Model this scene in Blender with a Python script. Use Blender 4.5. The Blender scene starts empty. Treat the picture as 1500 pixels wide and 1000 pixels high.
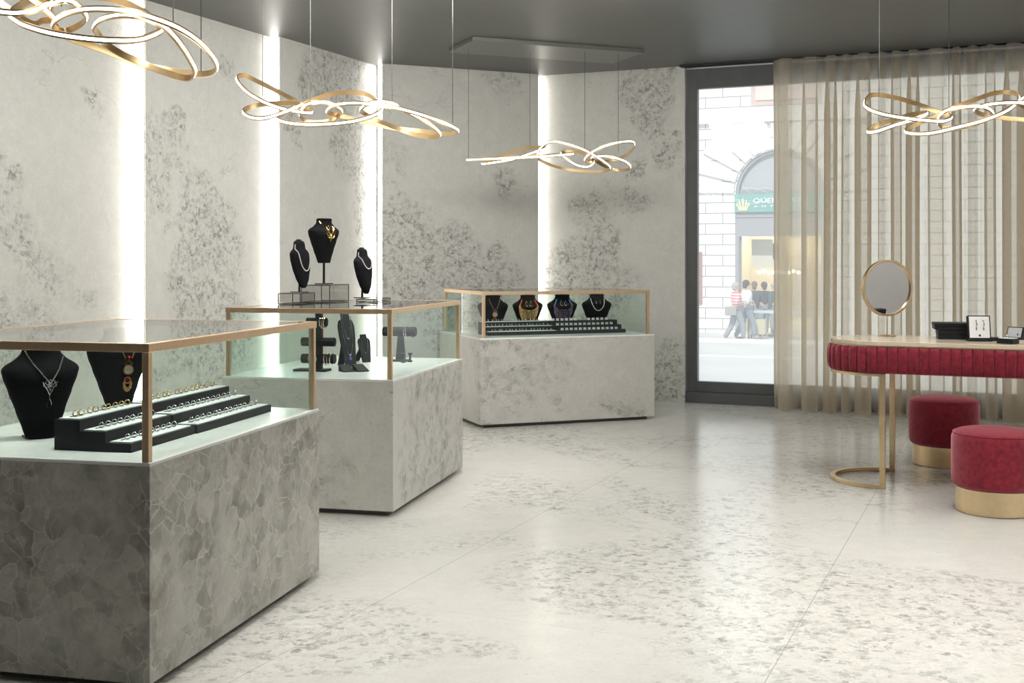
import bpy, bmesh, math, random
from mathutils import Vector, Matrix
random.seed(11)
C = bpy.context.scene.collection
PI = math.pi
R = math.radians

# ------------------------------------------------------------------ camera
F, CX, HY, EYE = 1708.0, 750.0, 378.4, 1.4
cam_d = bpy.data.cameras.new('camera'); cam = bpy.data.objects.new('camera', cam_d); C.objects.link(cam)
cam.location = (0, 0, EYE); cam.rotation_euler = (PI / 2, 0, 0)
cam_d.sensor_width = 36.0; cam_d.lens = 36.0 * F / 1500.0
cam_d.shift_y = -(500.0 - HY) / 1500.0
cam_d.clip_start = 0.05; cam_d.clip_end = 300
bpy.context.scene.camera = cam
sc = bpy.context.scene
sc.view_settings.view_transform = 'Standard'; sc.view_settings.look = 'None'
sc.view_settings.gamma = 1.0; sc.view_settings.use_curve_mapping = False
sc.view_settings.exposure = 0.0
try:
    sc.cycles.use_denoising = True
    sc.cycles.max_bounces = 12; sc.cycles.transparent_max_bounces = 24
    sc.cycles.caustics_reflective = False; sc.cycles.caustics_refractive = False
    sc.cycles.sample_clamp_indirect = 6.0
except Exception:
    pass

def onz(x, y, z):            # photograph point -> place on the horizontal plane at height z
    Y = F * (EYE - z) / (y - HY)
    return Vector(((x - CX) / F * Y, Y, z))
def ony(x, y, Y):            # photograph point -> place at distance Y
    return Vector(((x - CX) / F * Y, Y, EYE - (y - HY) / F * Y))

# ------------------------------------------------------------------ materials
def new_mat(name):
    m = bpy.data.materials.new(name); m.use_nodes = True
    nt = m.node_tree; nt.nodes.clear()
    out = nt.nodes.new('ShaderNodeOutputMaterial')
    return m, nt, out
def prin(name, col, rough=.5, metal=0., spec=.5, sheen=0., sheen_tint=None, coat=0., noise=0., nscale=40., bump=0.):
    m, nt, out = new_mat(name)
    p = nt.nodes.new('ShaderNodeBsdfPrincipled')
    p.inputs['Base Color'].default_value = (*col, 1); p.inputs['Roughness'].default_value = rough
    p.inputs['Metallic'].default_value = metal; p.inputs['Specular IOR Level'].default_value = spec
    if sheen:
        p.inputs['Sheen Weight'].default_value = sheen; p.inputs['Sheen Roughness'].default_value = .45
        if sheen_tint: p.inputs['Sheen Tint'].default_value = (*sheen_tint, 1)
    if coat: p.inputs['Coat Weight'].default_value = coat
    if noise or bump:
        tc = nt.nodes.new('ShaderNodeTexCoord'); n = nt.nodes.new('ShaderNodeTexNoise')
        n.inputs['Scale'].default_value = nscale; n.inputs['Detail'].default_value = 5
        nt.links.new(tc.outputs['Object'], n.inputs['Vector'])
        if noise:
            mr = nt.nodes.new('ShaderNodeMapRange'); mr.inputs[1].default_value = .3; mr.inputs[2].default_value = .7
            mr.inputs[3].default_value = 1 - noise; mr.inputs[4].default_value = 1 + noise
            mx = nt.nodes.new('ShaderNodeVectorMath'); mx.operation = 'SCALE'
            mx.inputs[0].default_value = col
            nt.links.new(n.outputs['Fac'], mr.inputs[0]); nt.links.new(mr.outputs[0], mx.inputs['Scale'])
            nt.links.new(mx.outputs[0], p.inputs['Base Color'])
        if bump:
            b = nt.nodes.new('ShaderNodeBump'); b.inputs['Strength'].default_value = bump; b.inputs['Distance'].default_value = .002
            nt.links.new(n.outputs['Fac'], b.inputs['Height']); nt.links.new(b.outputs[0], p.inputs['Normal'])
    nt.links.new(p.outputs[0], out.inputs[0])
    return m
def emit(name, col, s):
    m, nt, out = new_mat(name)
    e = nt.nodes.new('ShaderNodeEmission'); e.inputs[0].default_value = (*col, 1); e.inputs[1].default_value = s
    nt.links.new(e.outputs[0], out.inputs[0]); return m
def glass_mat(name, tint, gloss=1.0, ior=1.45, veil=0., veil_col=(1, 1, 1), rough=0.0):
    m, nt, out = new_mat(name)
    t = nt.nodes.new('ShaderNodeBsdfTransparent'); t.inputs[0].default_value = (*tint, 1)
    g = nt.nodes.new('ShaderNodeBsdfGlossy'); g.inputs['Roughness'].default_value = rough
    fr = nt.nodes.new('ShaderNodeFresnel'); fr.inputs[0].default_value = ior
    ml = nt.nodes.new('ShaderNodeMath'); ml.operation = 'MULTIPLY'; ml.inputs[1].default_value = gloss
    mx = nt.nodes.new('ShaderNodeMixShader')
    geo = nt.nodes.new('ShaderNodeNewGeometry'); inv = nt.nodes.new('ShaderNodeMath'); inv.operation = 'SUBTRACT'; inv.inputs[0].default_value = 1.
    nt.links.new(geo.outputs['Backfacing'], inv.inputs[1]); m3 = nt.nodes.new('ShaderNodeMath'); m3.operation = 'MULTIPLY'
    nt.links.new(fr.outputs[0], ml.inputs[0]); nt.links.new(ml.outputs[0], m3.inputs[0]); nt.links.new(inv.outputs[0], m3.inputs[1])
    nt.links.new(m3.outputs[0], mx.inputs[0])
    base = t.outputs[0]
    if veil:
        tr = nt.nodes.new('ShaderNodeBsdfTranslucent'); tr.inputs[0].default_value = (*veil_col, 1)
        m2 = nt.nodes.new('ShaderNodeMixShader'); m2.inputs[0].default_value = veil
        nt.links.new(t.outputs[0], m2.inputs[1]); nt.links.new(tr.outputs[0], m2.inputs[2]); base = m2.outputs[0]
    nt.links.new(base, mx.inputs[1]); nt.links.new(g.outputs[0], mx.inputs[2])
    nt.links.new(mx.outputs[0], out.inputs[0]); return m

class N:                                        # small node-graph helper
    def __init__(s, nt): s.nt = nt
    def _set(s, sock, v):
        if hasattr(v, 'is_output') or isinstance(v, bpy.types.NodeSocket): s.nt.links.new(v, sock)
        else: sock.default_value = v
    def math(s, op, a, b=None, clamp=False):
        n = s.nt.nodes.new('ShaderNodeMath'); n.operation = op; n.use_clamp = clamp
        s._set(n.inputs[0], a)
        if b is not None: s._set(n.inputs[1], b)
        return n.outputs[0]
    def mr(s, v, a, b, c=0., d=1., smooth=True):
        n = s.nt.nodes.new('ShaderNodeMapRange'); n.interpolation_type = 'SMOOTHSTEP' if smooth else 'LINEAR'
        s._set(n.inputs[0], v)
        for i, q in enumerate((a, b, c, d)): n.inputs[i + 1].default_value = q
        return n.outputs[0]
    def noise(s, vec, scale, detail=4, rough=.55, dist=0., color=False):
        n = s.nt.nodes.new('ShaderNodeTexNoise'); s._set(n.inputs['Vector'], vec)
        n.inputs['Scale'].default_value = scale; n.inputs['Detail'].default_value = detail
        n.inputs['Roughness'].default_value = rough; n.inputs['Distortion'].default_value = dist
        return n.outputs['Color' if color else 'Fac']
    def vor(s, vec, scale, feature='F1', rand=1.):
        n = s.nt.nodes.new('ShaderNodeTexVoronoi'); n.feature = feature; s._set(n.inputs['Vector'], vec)
        n.inputs['Scale'].default_value = scale; n.inputs['Randomness'].default_value = rand
        return n.outputs
    def mix(s, f, a, b):
        n = s.nt.nodes.new('ShaderNodeMix'); n.data_type = 'RGBA'
        s._set(n.inputs[0], f)
        for k, v in ((6, a), (7, b)):
            s._set(n.inputs[k], (*v, 1) if isinstance(v, tuple) else v)
        return n.outputs[2]
    def vadd(s, a, b):
        n = s.nt.nodes.new('ShaderNodeVectorMath'); n.operation = 'ADD'; s._set(n.inputs[0], a); s._set(n.inputs[1], b); return n.outputs[0]
    def vsc(s, a, k):
        n = s.nt.nodes.new('ShaderNodeVectorMath'); n.operation = 'SCALE'; s._set(n.inputs[0], a); n.inputs['Scale'].default_value = k; return n.outputs[0]
    def mapping(s, vec, loc=(0, 0, 0), rot=(0, 0, 0), scl=(1, 1, 1)):
        n = s.nt.nodes.new('ShaderNodeMapping'); s._set(n.inputs[0], vec)
        n.inputs[1].default_value = loc; n.inputs[2].default_value = rot; n.inputs[3].default_value = scl
        return n.outputs[0]

def stone(name, base, mid, dark, vein, patch=.55, cell=20., lo=.46, hi=.62, amount=1., rough=.35, off=(0, 0, 0),
          stretch=(1, 1, 1), speck=.5, spec=.5, tile=None, mottle=.05, edge_w=.07, thread=0., pits=.55, blobs=None, shard=0.):
    m, nt, out = new_mat(name); g = N(nt)
    tc = nt.nodes.new('ShaderNodeTexCoord')
    v0 = g.mapping(tc.outputs['Object'], off, (0, 0, 0), stretch)
    wob = g.vsc(g.vadd(g.noise(v0, cell * .22, 3, .6, 0, True), (-.5, -.5, -.5)), 1.7 / cell)
    wob2 = g.vsc(g.vadd(g.noise(v0, cell * .9, 4, .7, 0, True), (-.5, -.5, -.5)), .55 / cell)
    v = g.vadd(g.vadd(v0, wob), wob2)
    mval = g.noise(v0, patch, 4, .55, .6)
    if blobs:                                            # where the crystal clusters of this slab lie
        acc = None
        fine = g.vsc(g.vadd(g.noise(tc.outputs['Object'], 1.6, 4, .6, 0, True), (-.5, -.5, -.5)), .9)
        pv = g.vadd(tc.outputs['Object'], fine)
        for (bx_, by_, bz_, br) in blobs:
            d = nt.nodes.new('ShaderNodeVectorMath'); d.operation = 'DISTANCE'
            nt.links.new(pv, d.inputs[0]); d.inputs[1].default_value = (bx_, by_, bz_)
            q = g.mr(d.outputs['Value'], br * 1.25, br * .35, 0., 1.)
            acc = q if acc is None else g.math('MAXIMUM', acc, q)
        mval = g.math('ADD', mval, g.math('MULTIPLY', acc, .26))
    mask = g.mr(mval, lo, hi)
    brk = g.mr(g.noise(v0, cell * .3, 4, .6), .34, .62)
    mask = g.math('MULTIPLY', mask, g.math('ADD', g.math('MULTIPLY', brk, .75), .25))
    vo = g.vor(v, cell); vo2 = g.vor(v, cell * 2.1)
    sep = nt.nodes.new('ShaderNodeSeparateColor'); nt.links.new(vo['Color'], sep.inputs[0])
    sep2 = nt.nodes.new('ShaderNodeSeparateColor'); nt.links.new(vo2['Color'], sep2.inputs[0])
    rot = nt.nodes.new('ShaderNodeVectorRotate'); rot.rotation_type = 'AXIS_ANGLE'; rot.inputs['Axis'].default_value = (.5, .6, .62)
    nt.links.new(v0, rot.inputs['Vector']); nt.links.new(g.math('MULTIPLY', sep.outputs[1], 6.3), rot.inputs['Angle'])
    inner = g.noise(g.mapping(rot.outputs[0], (0, 0, 0), (0, 0, 0), (2.2, .7, .7)), cell * 1.3, 6, .75)
    facet = g.mr(g.noise(v, cell * .7, 3, .6), .35, .65, 0., 1., False)
    k = g.math('ADD', g.math('ADD', g.math('MULTIPLY', sep.outputs[0], .40), g.math('MULTIPLY', sep2.outputs[0], .20)), g.math('ADD', g.math('MULTIPLY', inner, .35), g.math('MULTIPLY', facet, .20)))
    cellc = g.mix(g.mr(k, .22, .58, 0, 1, False), dark, mid)
    cellc = g.mix(g.mr(k, .50, .82, 0, 1, False), cellc, base)
    e1 = g.mr(g.vor(v, cell, 'DISTANCE_TO_EDGE')['Distance'], .0, edge_w, 1., 0.)
    e1 = g.math('MULTIPLY', e1, g.mr(g.noise(v0, cell * .5, 3, .6), .38, .57))
    if shard:
        e2 = g.mr(g.vor(g.vadd(g.mapping(v0, (.37, .11, .71), (.4, .7, .2), (.62, 1.5, .9)), wob2), cell * .75, 'DISTANCE_TO_EDGE')['Distance'], .0, edge_w * .55, 1., 0.)
        e2 = g.math('MULTIPLY', e2, g.mr(g.noise(v0, cell * .35, 3, .6), .46, .60))
        e1 = g.math('MAXIMUM', g.math('MULTIPLY', e1, .8), g.math('MULTIPLY', e2, shard))
        cl2 = nt.nodes.new('ShaderNodeSeparateColor'); nt.links.new(g.vor(g.mapping(v0, (.37, .11, .71), (.4, .7, .2), (.62, 1.5, .9)), cell * .75)['Color'], cl2.inputs[0])
        cellc = g.mix(g.mr(cl2.outputs[0], .55, 1., 0., .5, False), cellc, mid)
        br_ = g.math('MULTIPLY', g.mr(g.noise(v0, 2.6, 3, .6), .60, .74), .35)
        cellc = g.mix(br_, cellc, (.20, .135, .10))
    cry = g.mix(g.math('MULTIPLY', e1, .85), cellc, vein)
    pit = g.math('MULTIPLY', g.mr(g.noise(v, cell * 1.0, 4, .65, .3), .56, .66), pits)
    cry = g.mix(pit, cry, dark)
    # calm ground with small mottling and faint flecks
    mt = g.mr(g.noise(v0, 9., 6, .7), .3, .7, 1 - mottle, 1 + mottle, False)
    sm = g.mr(g.noise(v0, 55., 3, .7), .3, .7, 1 - mottle * .8, 1 + mottle * .8, False)
    gb = nt.nodes.new('ShaderNodeVectorMath'); gb.operation = 'SCALE'; gb.inputs[0].default_value = base
    nt.links.new(g.math('MULTIPLY', mt, sm), gb.inputs['Scale'])
    flk = g.math('MULTIPLY', g.mr(g.noise(v, cell * 1.1, 5, .75), .60, .70), g.mr(g.noise(v0, patch * 2.3, 4, .6), .42, .62))
    ground = g.mix(g.math('MULTIPLY', flk, speck), gb.outputs[0], dark)
    # meandering cracks
    cr = g.math('ABSOLUTE', g.math('SUBTRACT', g.noise(g.vadd(v0, wob), patch * 1.5, 5, .55, .4), .5))
    crm = g.math('MULTIPLY', g.mr(cr, .0, .006, 1., 0.), g.mr(g.noise(v0, patch * 1.9, 2, .5), .5, .62))
    ground = g.mix(g.math('MULTIPLY', crm, .35 * speck), ground, dark)
    col = g.mix(g.math('MULTIPLY', mask, amount), ground, cry)
    if thread:
        tv = g.mapping(tc.outputs['Object'], (3.1, 1.7, .9), (0, 0, .4), (1, 1, 1.6))
        tr = g.math('ABSOLUTE', g.math('SUBTRACT', g.noise(tv, 1.3, 2, .5, 1.2), .5))
        trm = g.math('MULTIPLY', g.mr(tr, .0, .004, 1., 0.), g.mr(g.noise(tv, .9, 2, .5), .52, .6))
        col = g.mix(g.math('MULTIPLY', trm, thread), col, vein)
    if tile:                                            # joints of a large-format floor
        ang, o, pitch, o2, pitch2, w, jc = tile
        tv = g.mapping(tc.outputs['Object'], (0, 0, 0), (0, 0, -ang), (1, 1, 1))
        sx = nt.nodes.new('ShaderNodeSeparateXYZ'); nt.links.new(tv, sx.inputs[0])
        def joint(val, o, pitch):
            q = g.math('FRACT', g.math('DIVIDE', g.math('SUBTRACT', val, o - 50 * pitch), pitch))
            d = g.math('MULTIPLY', g.math('MINIMUM', q, g.math('SUBTRACT', 1., q)), pitch)
            return g.mr(d, w * .5, w, 1., 0.)
        j = g.math('MAXIMUM', joint(sx.outputs[1], o, pitch), g.math('MULTIPLY', joint(sx.outputs[0], o2, pitch2), .4))
        col = g.mix(g.math('MULTIPLY', j, .8), col, jc)
    p = nt.nodes.new('ShaderNodeBsdfPrincipled')
    nt.links.new(col, p.inputs['Base Color'])
    p.inputs['Specular IOR Level'].default_value = spec
    nt.links.new(g.math('ADD', g.math('MULTIPLY', g.noise(v0, 3., 3), .08), rough - .04), p.inputs['Roughness'])
    nt.links.new(p.outputs[0], out.inputs[0])
    return m

M = {}
M['floor'] = stone('polished pale stone floor', (.64, .63, .585), (.50, .49, .45), (.20, .195, .175), (.70, .69, .65), patch=.60, cell=30, lo=.42, hi=.55, amount=.9, edge_w=.12, rough=.19, off=(1.4, .3, 0), stretch=(1, 1, 1), speck=.6, spec=.42, pits=.38,
                   tile=(R(66.8), .75, 1.625, .9, 3.25, .0022, (.30, .295, .27)), thread=.6)
M['stone1'] = stone('grey brown crystalline stone', (.50, .49, .445), (.345, .335, .295), (.16, .15, .125), (.66, .65, .615), patch=.8, cell=13, lo=.20, hi=.38, rough=.30, off=(.2, .6, .1), mottle=.14, edge_w=.045, pits=.3, shard=.8)
M['stone2'] = stone('pale speckled stone', (.60, .588, .545), (.45, .44, .40), (.17, .165, .145), (.66, .65, .62), patch=.9, cell=20, lo=.56, hi=.70, rough=.32, off=(5.2, 2.2, 1.4), amount=.95, mottle=.08, speck=1., pits=.45, shard=.35, blobs=[(.85, 0, .45, .75), (1.2, 0, .2, .5), (.45, 0, .25, .45), (0, .55, .15, .25)])
M['stone3'] = stone('pale clouded stone', (.50, .49, .455), (.40, .39, .36), (.20, .195, .175), (.63, .62, .59), patch=.9, cell=18, lo=.56, hi=.70, rough=.32, off=(1.35, .3, 4.4), amount=.95, mottle=.07, speck=1., pits=.45, shard=.35, blobs=[(.15, 0, .55, .45), (.3, 0, .3, .42), (.5, 0, .5, .34), (.12, 0, .12, .3), (1.3, 0, .12, .2), (.75, 0, .2, .2)])
M['deck'] = stone('white stone deck', (.80, .82, .79), (.66, .68, .655), (.45, .47, .45), (.82, .84, .81), patch=1.2, cell=16, lo=.5, hi=.7, rough=.25, amount=.4, speck=.25)
M['ceiling'] = prin('dark grey ceiling paint', (.115, .113, .108), .45, noise=.03, nscale=6)
M['paint'] = prin('grey wall paint', (.58, .575, .56), .6, noise=.03, nscale=5)
M['gold'] = prin('champagne gold metal', (.93, .70, .47), .36, 1., noise=.04, nscale=30)
M['gold2'] = prin('satin brass metal', (.84, .65, .40), .30, 1., noise=.04, nscale=30)
M['gold3'] = prin('polished yellow gold', (.95, .66, .22), .16, 1.)
M['silver'] = prin('polished silver', (.90, .90, .92), .12, 1.)
M['glass'] = glass_mat('green tinted glass', (.945, .982, .965), .7)
M['lidglass'] = glass_mat('clear glass lid', (.95, .975, .965), 1.2)
M['acrylic'] = glass_mat('smoky acrylic', (.80, .80, .79), .9)
M['dark'] = prin('black lacquer edge', (.015, .015, .015), .3)
M['velvet_black'] = prin('black velvet', (.008, .008, .010), .85, spec=.18)
M['leather'] = prin('black leatherette', (.014, .015, .017), .5, spec=.3, bump=.2, nscale=300)
M['case_black'] = prin('charcoal leatherette', (.022, .024, .027), .55, spec=.35, noise=.05, nscale=60)
M['cushion'] = prin('white velvet cushion', (.78, .80, .79), .8, noise=.04, nscale=120)
M['white'] = prin('white card', (.90, .90, .91), .5)
M['pearl'] = prin('white pearl', (.88, .85, .80), .2, coat=.6)
M['velvet_red'] = prin('wine red velvet', (.235, .018, .034), .75, spec=.2, sheen=1., sheen_tint=(.95, .42, .48), noise=.30, nscale=38, bump=.3)
M['marble'] = stone('beige marble', (.86, .72, .55), (.76, .60, .43), (.50, .34, .20), (.88, .78, .64), patch=1.5, cell=9, lo=.5, hi=.75, rough=.12, amount=.5, speck=.5)
M['frame'] = prin('anthracite window metal', (.085, .087, .088), .5, .0, noise=.10, nscale=7)
M['ribbon'] = prin('brushed gold ribbon', (.66, .49, .27), .33, 1., noise=.05, nscale=30)
M['led'] = emit('lit led strip', (1.0, .965, .90), 9.)
M['led_p'] = emit('lit led ribbon', (1.0, .965, .90), 7.)
M['mirror'] = prin('mirror glass', (.80, .80, .81), .02, 1.)
M['winglass'] = glass_mat('window glass', (.97, .985, .98), .8, 1.45, veil=.17)  # translucent veil puts the glare haze of the overexposed street into the pane
M['facade'] = None

# curtain
def curtain_mat():
    m, nt, out = new_mat('sheer beige voile'); g = N(nt)
    tc = nt.nodes.new('ShaderNodeTexCoord')
    n = g.noise(g.mapping(tc.outputs['Object'], (0, 0, 0), (0, 0, 0), (60, 60, 8)), 4., 3)
    tr = nt.nodes.new('ShaderNodeBsdfTransparent'); tr.inputs[0].default_value = (.97, .94, .88, 1)
    tl = nt.nodes.new('ShaderNodeBsdfTranslucent'); tl.inputs[0].default_value = (.90, .815, .69, 1)
    df = nt.nodes.new('ShaderNodeBsdfDiffuse'); df.inputs[0].default_value = (.35, .315, .255, 1)
    a = nt.nodes.new('ShaderNodeMixShader'); a.inputs[0].default_value = .70
    b = nt.nodes.new('ShaderNodeMixShader')
    nt.links.new(df.outputs[0], a.inputs[1]); nt.links.new(tl.outputs[0], a.inputs[2])
    nt.links.new(g.mr(n, .3, .7, .69, .76), b.inputs[0])
    nt.links.new(tr.outputs[0], b.inputs[1]); nt.links.new(a.outputs[0], b.inputs[2])
    nt.links.new(b.outputs[0], out.inputs[0]); return m
M['curtain'] = curtain_mat()

def facade_mat():
    m, nt, out = new_mat('white rusticated stone blocks'); g = N(nt)
    tc = nt.nodes.new('ShaderNodeTexCoord')
    v = g.mapping(tc.outputs['Object'], (.35, .12, 0), (R(90), 0, 0), (1, 1, 1))
    b = nt.nodes.new('ShaderNodeTexBrick'); nt.links.new(v, b.inputs['Vector'])
    b.inputs['Color1'].default_value = (.86, .85, .82, 1); b.inputs['Color2'].default_value = (.82, .81, .78, 1)
    b.inputs['Mortar'].default_value = (.30, .29, .28, 1); b.inputs['Scale'].default_value = 1.
    b.inputs['Mortar Size'].default_value = .014; b.inputs['Mortar Smooth'].default_value = .1
    b.inputs['Brick Width'].default_value = 1.12; b.inputs['Row Height'].default_value = .34
    p = nt.nodes.new('ShaderNodeBsdfPrincipled'); p.inputs['Roughness'].default_value = .8
    nt.links.new(b.outputs[0], p.inputs['Base Color']); nt.links.new(p.outputs[0], out.inputs[0]); return m
M['facade'] = facade_mat()

# ------------------------------------------------------------------ mesh helpers
class MB:
    def __init__(s): s.bm = bmesh.new(); s.mi = 0
    def _mk(s, verts, faces):
        vs = [s.bm.verts.new(v) for v in verts]
        for f in faces:
            try:
                fc = s.bm.faces.new([vs[i] for i in f]); fc.material_index = s.mi
            except ValueError: pass
        return vs
    def box(s, x0, x1, y0, y1, z0, z1, mat=None):
        v = [Vector(p) for p in ((x0, y0, z0), (x1, y0, z0), (x1, y1, z0), (x0, y1, z0), (x0, y0, z1), (x1, y0, z1), (x1, y1, z1), (x0, y1, z1))]
        if mat: v = [mat @ p for p in v]
        s._mk(v, [(3, 2, 1, 0), (4, 5, 6, 7), (0, 1, 5, 4), (1, 2, 6, 5), (2, 3, 7, 6), (3, 0, 4, 7)]); return s
    def prism(s, pts, z0, z1, mat=None):
        n = len(pts); v = [Vector((p[0], p[1], z0)) for p in pts] + [Vector((p[0], p[1], z1)) for p in pts]
        if mat: v = [mat @ p for p in v]
        s._mk(v, [tuple(range(n - 1, -1, -1)), tuple(range(n, 2 * n))] + [(i, (i + 1) % n, n + (i + 1) % n, n + i) for i in range(n)]); return s
    def rings(s, rings, closed_u=True, cap=True, closed_v=False):
        n = len(rings[0]); v = [p for r in rings for p in r]; f = []
        L = len(rings)
        for i in range(L if closed_v else L - 1):
            a, b = i * n, ((i + 1) % L) * n
            for k in range(n if closed_u else n - 1):
                f.append((a + k, a + (k + 1) % n, b + (k + 1) % n, b + k))
        if cap and not closed_v:
            f.append(tuple(range(n - 1, -1, -1))); f.append(tuple((L - 1) * n + k for k in range(n)))
        s._mk(v, f); return s
    def tube(s, pts, r, n=8, closed=False):
        pts = [Vector(p) for p in pts]; L = len(pts); rr = r if isinstance(r, (list, tuple)) else [r] * L
        rings = []; up = None
        for i, p in enumerate(pts):
            if closed: t = pts[(i + 1) % L] - pts[i - 1]
            else: t = pts[min(i + 1, L - 1)] - pts[max(i - 1, 0)]
            if t.length < 1e-9: t = Vector((0, 0, 1))
            t.normalize()
            if up is None:
                up = Vector((0, 0, 1)) if abs(t.z) < .9 else Vector((1, 0, 0))
            a = t.cross(up)
            if a.length < 1e-6: a = t.cross(Vector((0, 1, 0)))
            a.normalize(); b = a.cross(t); up = b
            rings.append([p + (a * math.cos(2 * PI * k / n) + b * math.sin(2 * PI * k / n)) * rr[i] for k in range(n)])
        return s.rings(rings, True, True, closed)
    def cyl(s, p0, p1, r, n=24, r1=None):
        return s.tube([p0, p1], [r, r if r1 is None else r1], n)
    def sphere(s, c, r, u=10, v=7, sc=(1, 1, 1)):
        c = Vector(c); rings = []
        for i in range(1, v):
            th = PI * i / v
            rings.append([c + Vector((r * sc[0] * math.sin(th) * math.cos(2 * PI * k / u), r * sc[1] * math.sin(th) * math.sin(2 * PI * k / u), -r * sc[2] * math.cos(th))) for k in range(u)])
        return s.rings(rings)
    def lathe(s, prof, n=48, c=(0, 0, 0)):
        c = Vector(c)
        return s.rings([[c + Vector((r * math.cos(2 * PI * k / n), r * math.sin(2 * PI * k / n), z)) for k in range(n)] for r, z in prof])
    def torus(s, c, R_, r, axis='x', u=20, v=8, sc=1.):
        pts = []
        for k in range(u):
            a = 2 * PI * k / u; p = (math.cos(a) * R_, math.sin(a) * R_)
            pts.append(Vector(c) + (Vector((0, p[0], p[1])) if axis == 'x' else Vector((p[0], 0, p[1])) if axis == 'y' else Vector((p[0], p[1], 0))))
        return s.tube(pts, r, v, True)
    def build(s, name, mats, parent=None, smooth=False, bevel=0., loc=None, rot=None, sub=0):
        bmesh.ops.remove_doubles(s.bm, verts=s.bm.verts, dist=1e-6)
        bmesh.ops.recalc_face_normals(s.bm, faces=s.bm.faces)
        me = bpy.data.meshes.new(name); s.bm.to_mesh(me); s.bm.free()
        for m in (mats if isinstance(mats, (list, tuple)) else [mats]): me.materials.append(m)
        o = bpy.data.objects.new(name, me); C.objects.link(o)
        if smooth:
            for p in me.polygons: p.use_smooth = True
            try: me.set_sharp_from_angle(angle=R(40))
            except Exception: pass
        if parent: o.parent = parent
        if loc is not None: o.location = loc
        if rot is not None: o.rotation_euler = rot
        if bevel:
            b = o.modifiers.new('bevel', 'BEVEL'); b.width = bevel; b.segments = 2; b.limit_method = 'ANGLE'
        if sub:
            b = o.modifiers.new('sub', 'SUBSURF'); b.levels = sub; b.render_levels = sub
        return o
def tag(o, label=None, cat=None, group=None, kind=None):
    if label: o['label'] = label
    if cat: o['category'] = cat
    if group: o['group'] = group
    if kind: o['kind'] = kind
    return o
def thing(name, label, cat, loc=(0, 0, 0), rz=0., group=None):
    o = bpy.data.objects.new(name, None); C.objects.link(o); o.location = loc; o.rotation_euler = (0, 0, rz)
    o.empty_display_size = .1
    return tag(o, label, cat, group)
def struct(o, label=None, cat=None): return tag(o, label, cat, None, 'structure')
def catmull(P, closed=True, k=10):
    P = [Vector(p) for p in P]; n = len(P); out = []
    for i in range(n if closed else n - 1):
        if closed: a, b, c, d = P[i - 1], P[i], P[(i + 1) % n], P[(i + 2) % n]
        else: a, b, c, d = P[max(i - 1, 0)], P[i], P[i + 1], P[min(i + 2, n - 1)]
        for j in range(k):
            t = j / k
            out.append(.5 * ((2 * b) + (c - a) * t + (2 * a - 5 * b + 4 * c - d) * t * t + (3 * b - a - 3 * c + d) * t ** 3))
    if not closed: out.append(P[-1])
    return out

# ------------------------------------------------------------------ room
ZC = 3.267
AA = R(66.8)
A = Vector((math.cos(AA), math.sin(AA), 0))            # along the left wall, away from the viewer
NL = Vector((-math.sin(AA), math.cos(AA), 0))          # out of the room through the left wall
def an(a, n, z=0.): return A * a + NL * n + Vector((0, 0, z))
MA = Matrix.Rotation(AA, 4, 'Z')                        # local x = A, local y = NL

def slab(name, a0, a1, n0, n1, z0, z1, mat, label=None, cat=None):
    o = MB().box(a0, a1, n0, n1, z0, z1).build(name, mat, rot=(0, 0, AA)); return struct(o)
AMAX = 11.08                                            # window wall plane measured along A
fl = MB()
pts = [an(-3.2, -3.0), an(AMAX + .25, -3.0), an(AMAX + .25, 6.3), an(-3.2, 6.3)]
fl.prism([(p.x, p.y) for p in pts], -.25, 0)
struct(fl.build('floor', M['floor']))
cl = MB(); cl.prism([(p.x, p.y) for p in pts], ZC, ZC + .3)
struct(cl.build('ceiling', M['ceiling']))

# window wall plane: a value
WP = Vector((1.68, 11.326, 0)); WA = WP.dot(A); WN = WP.dot(NL)
# left wall panels, stepping forward one after another
n2, n3 = 5.753, 5.662
n1 = n2 + .095
def wpanel(name, p0, p1, out, thick, mat=None):    # upright slab whose face runs p0 -> p1; 'out' points out of the room
    t = thick
    q = [p0, p1, p1 + out * t, p0 + out * t]
    return struct(MB().prism([(v.x, v.y) for v in q], 0, ZC).build(name, mat))
def onwall(x, y, n0, dirn=None):                          # photograph point -> place on an upright plane
    dirn = dirn or NL
    Y = n0 / ((x - CX) / F * dirn.x + dirn.y)
    return ony(x, y, Y)
P4a, P4b = Vector((-1.239, 11.17, 0)), Vector((.268, 11.82, 0))
d4 = (P4b - P4a).normalized(); o4 = Vector((-d4.y, d4.x, 0))
def wallmat(i, n0, dirn, spots):
    bl = [(*onwall(x, y, n0, dirn), r * 1.2) for x, y, r in spots]
    return stone('pale stone slab', (.595, .588, .545), (.43, .425, .39), (.15, .145, .13), (.64, .63, .59), patch=.62, cell=36, lo=.58, hi=.71, rough=.42,
                 off=(3.3 + i * 2.7, 1.2, .7), thread=.55, speck=.75, blobs=bl, mottle=.06)
W1 = wallmat(0, n1, NL, [(-40, 330, .6), (10, 250, .22), (30, 340, .42), (55, 410, .55), (40, 470, .7), (120, 150, .12)])
W2 = wallmat(1, n2, NL, [(280, 265, .22), (290, 330, .36), (305, 400, .45), (310, 470, .5), (330, 110, .14), (250, 180, .12)])
W3 = wallmat(2, n3, NL, [(480, 100, .32), (515, 130, .32), (525, 220, .36), (535, 300, .36), (430, 180, .14), (530, 360, .25)])
W4 = wallmat(3, P4a.dot(o4), o4, [(580, 240, .26), (595, 310, .42), (605, 380, .55), (640, 420, .5), (708, 130, .30), (720, 185, .18), (745, 265, .16), (725, 400, .22)])
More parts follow.
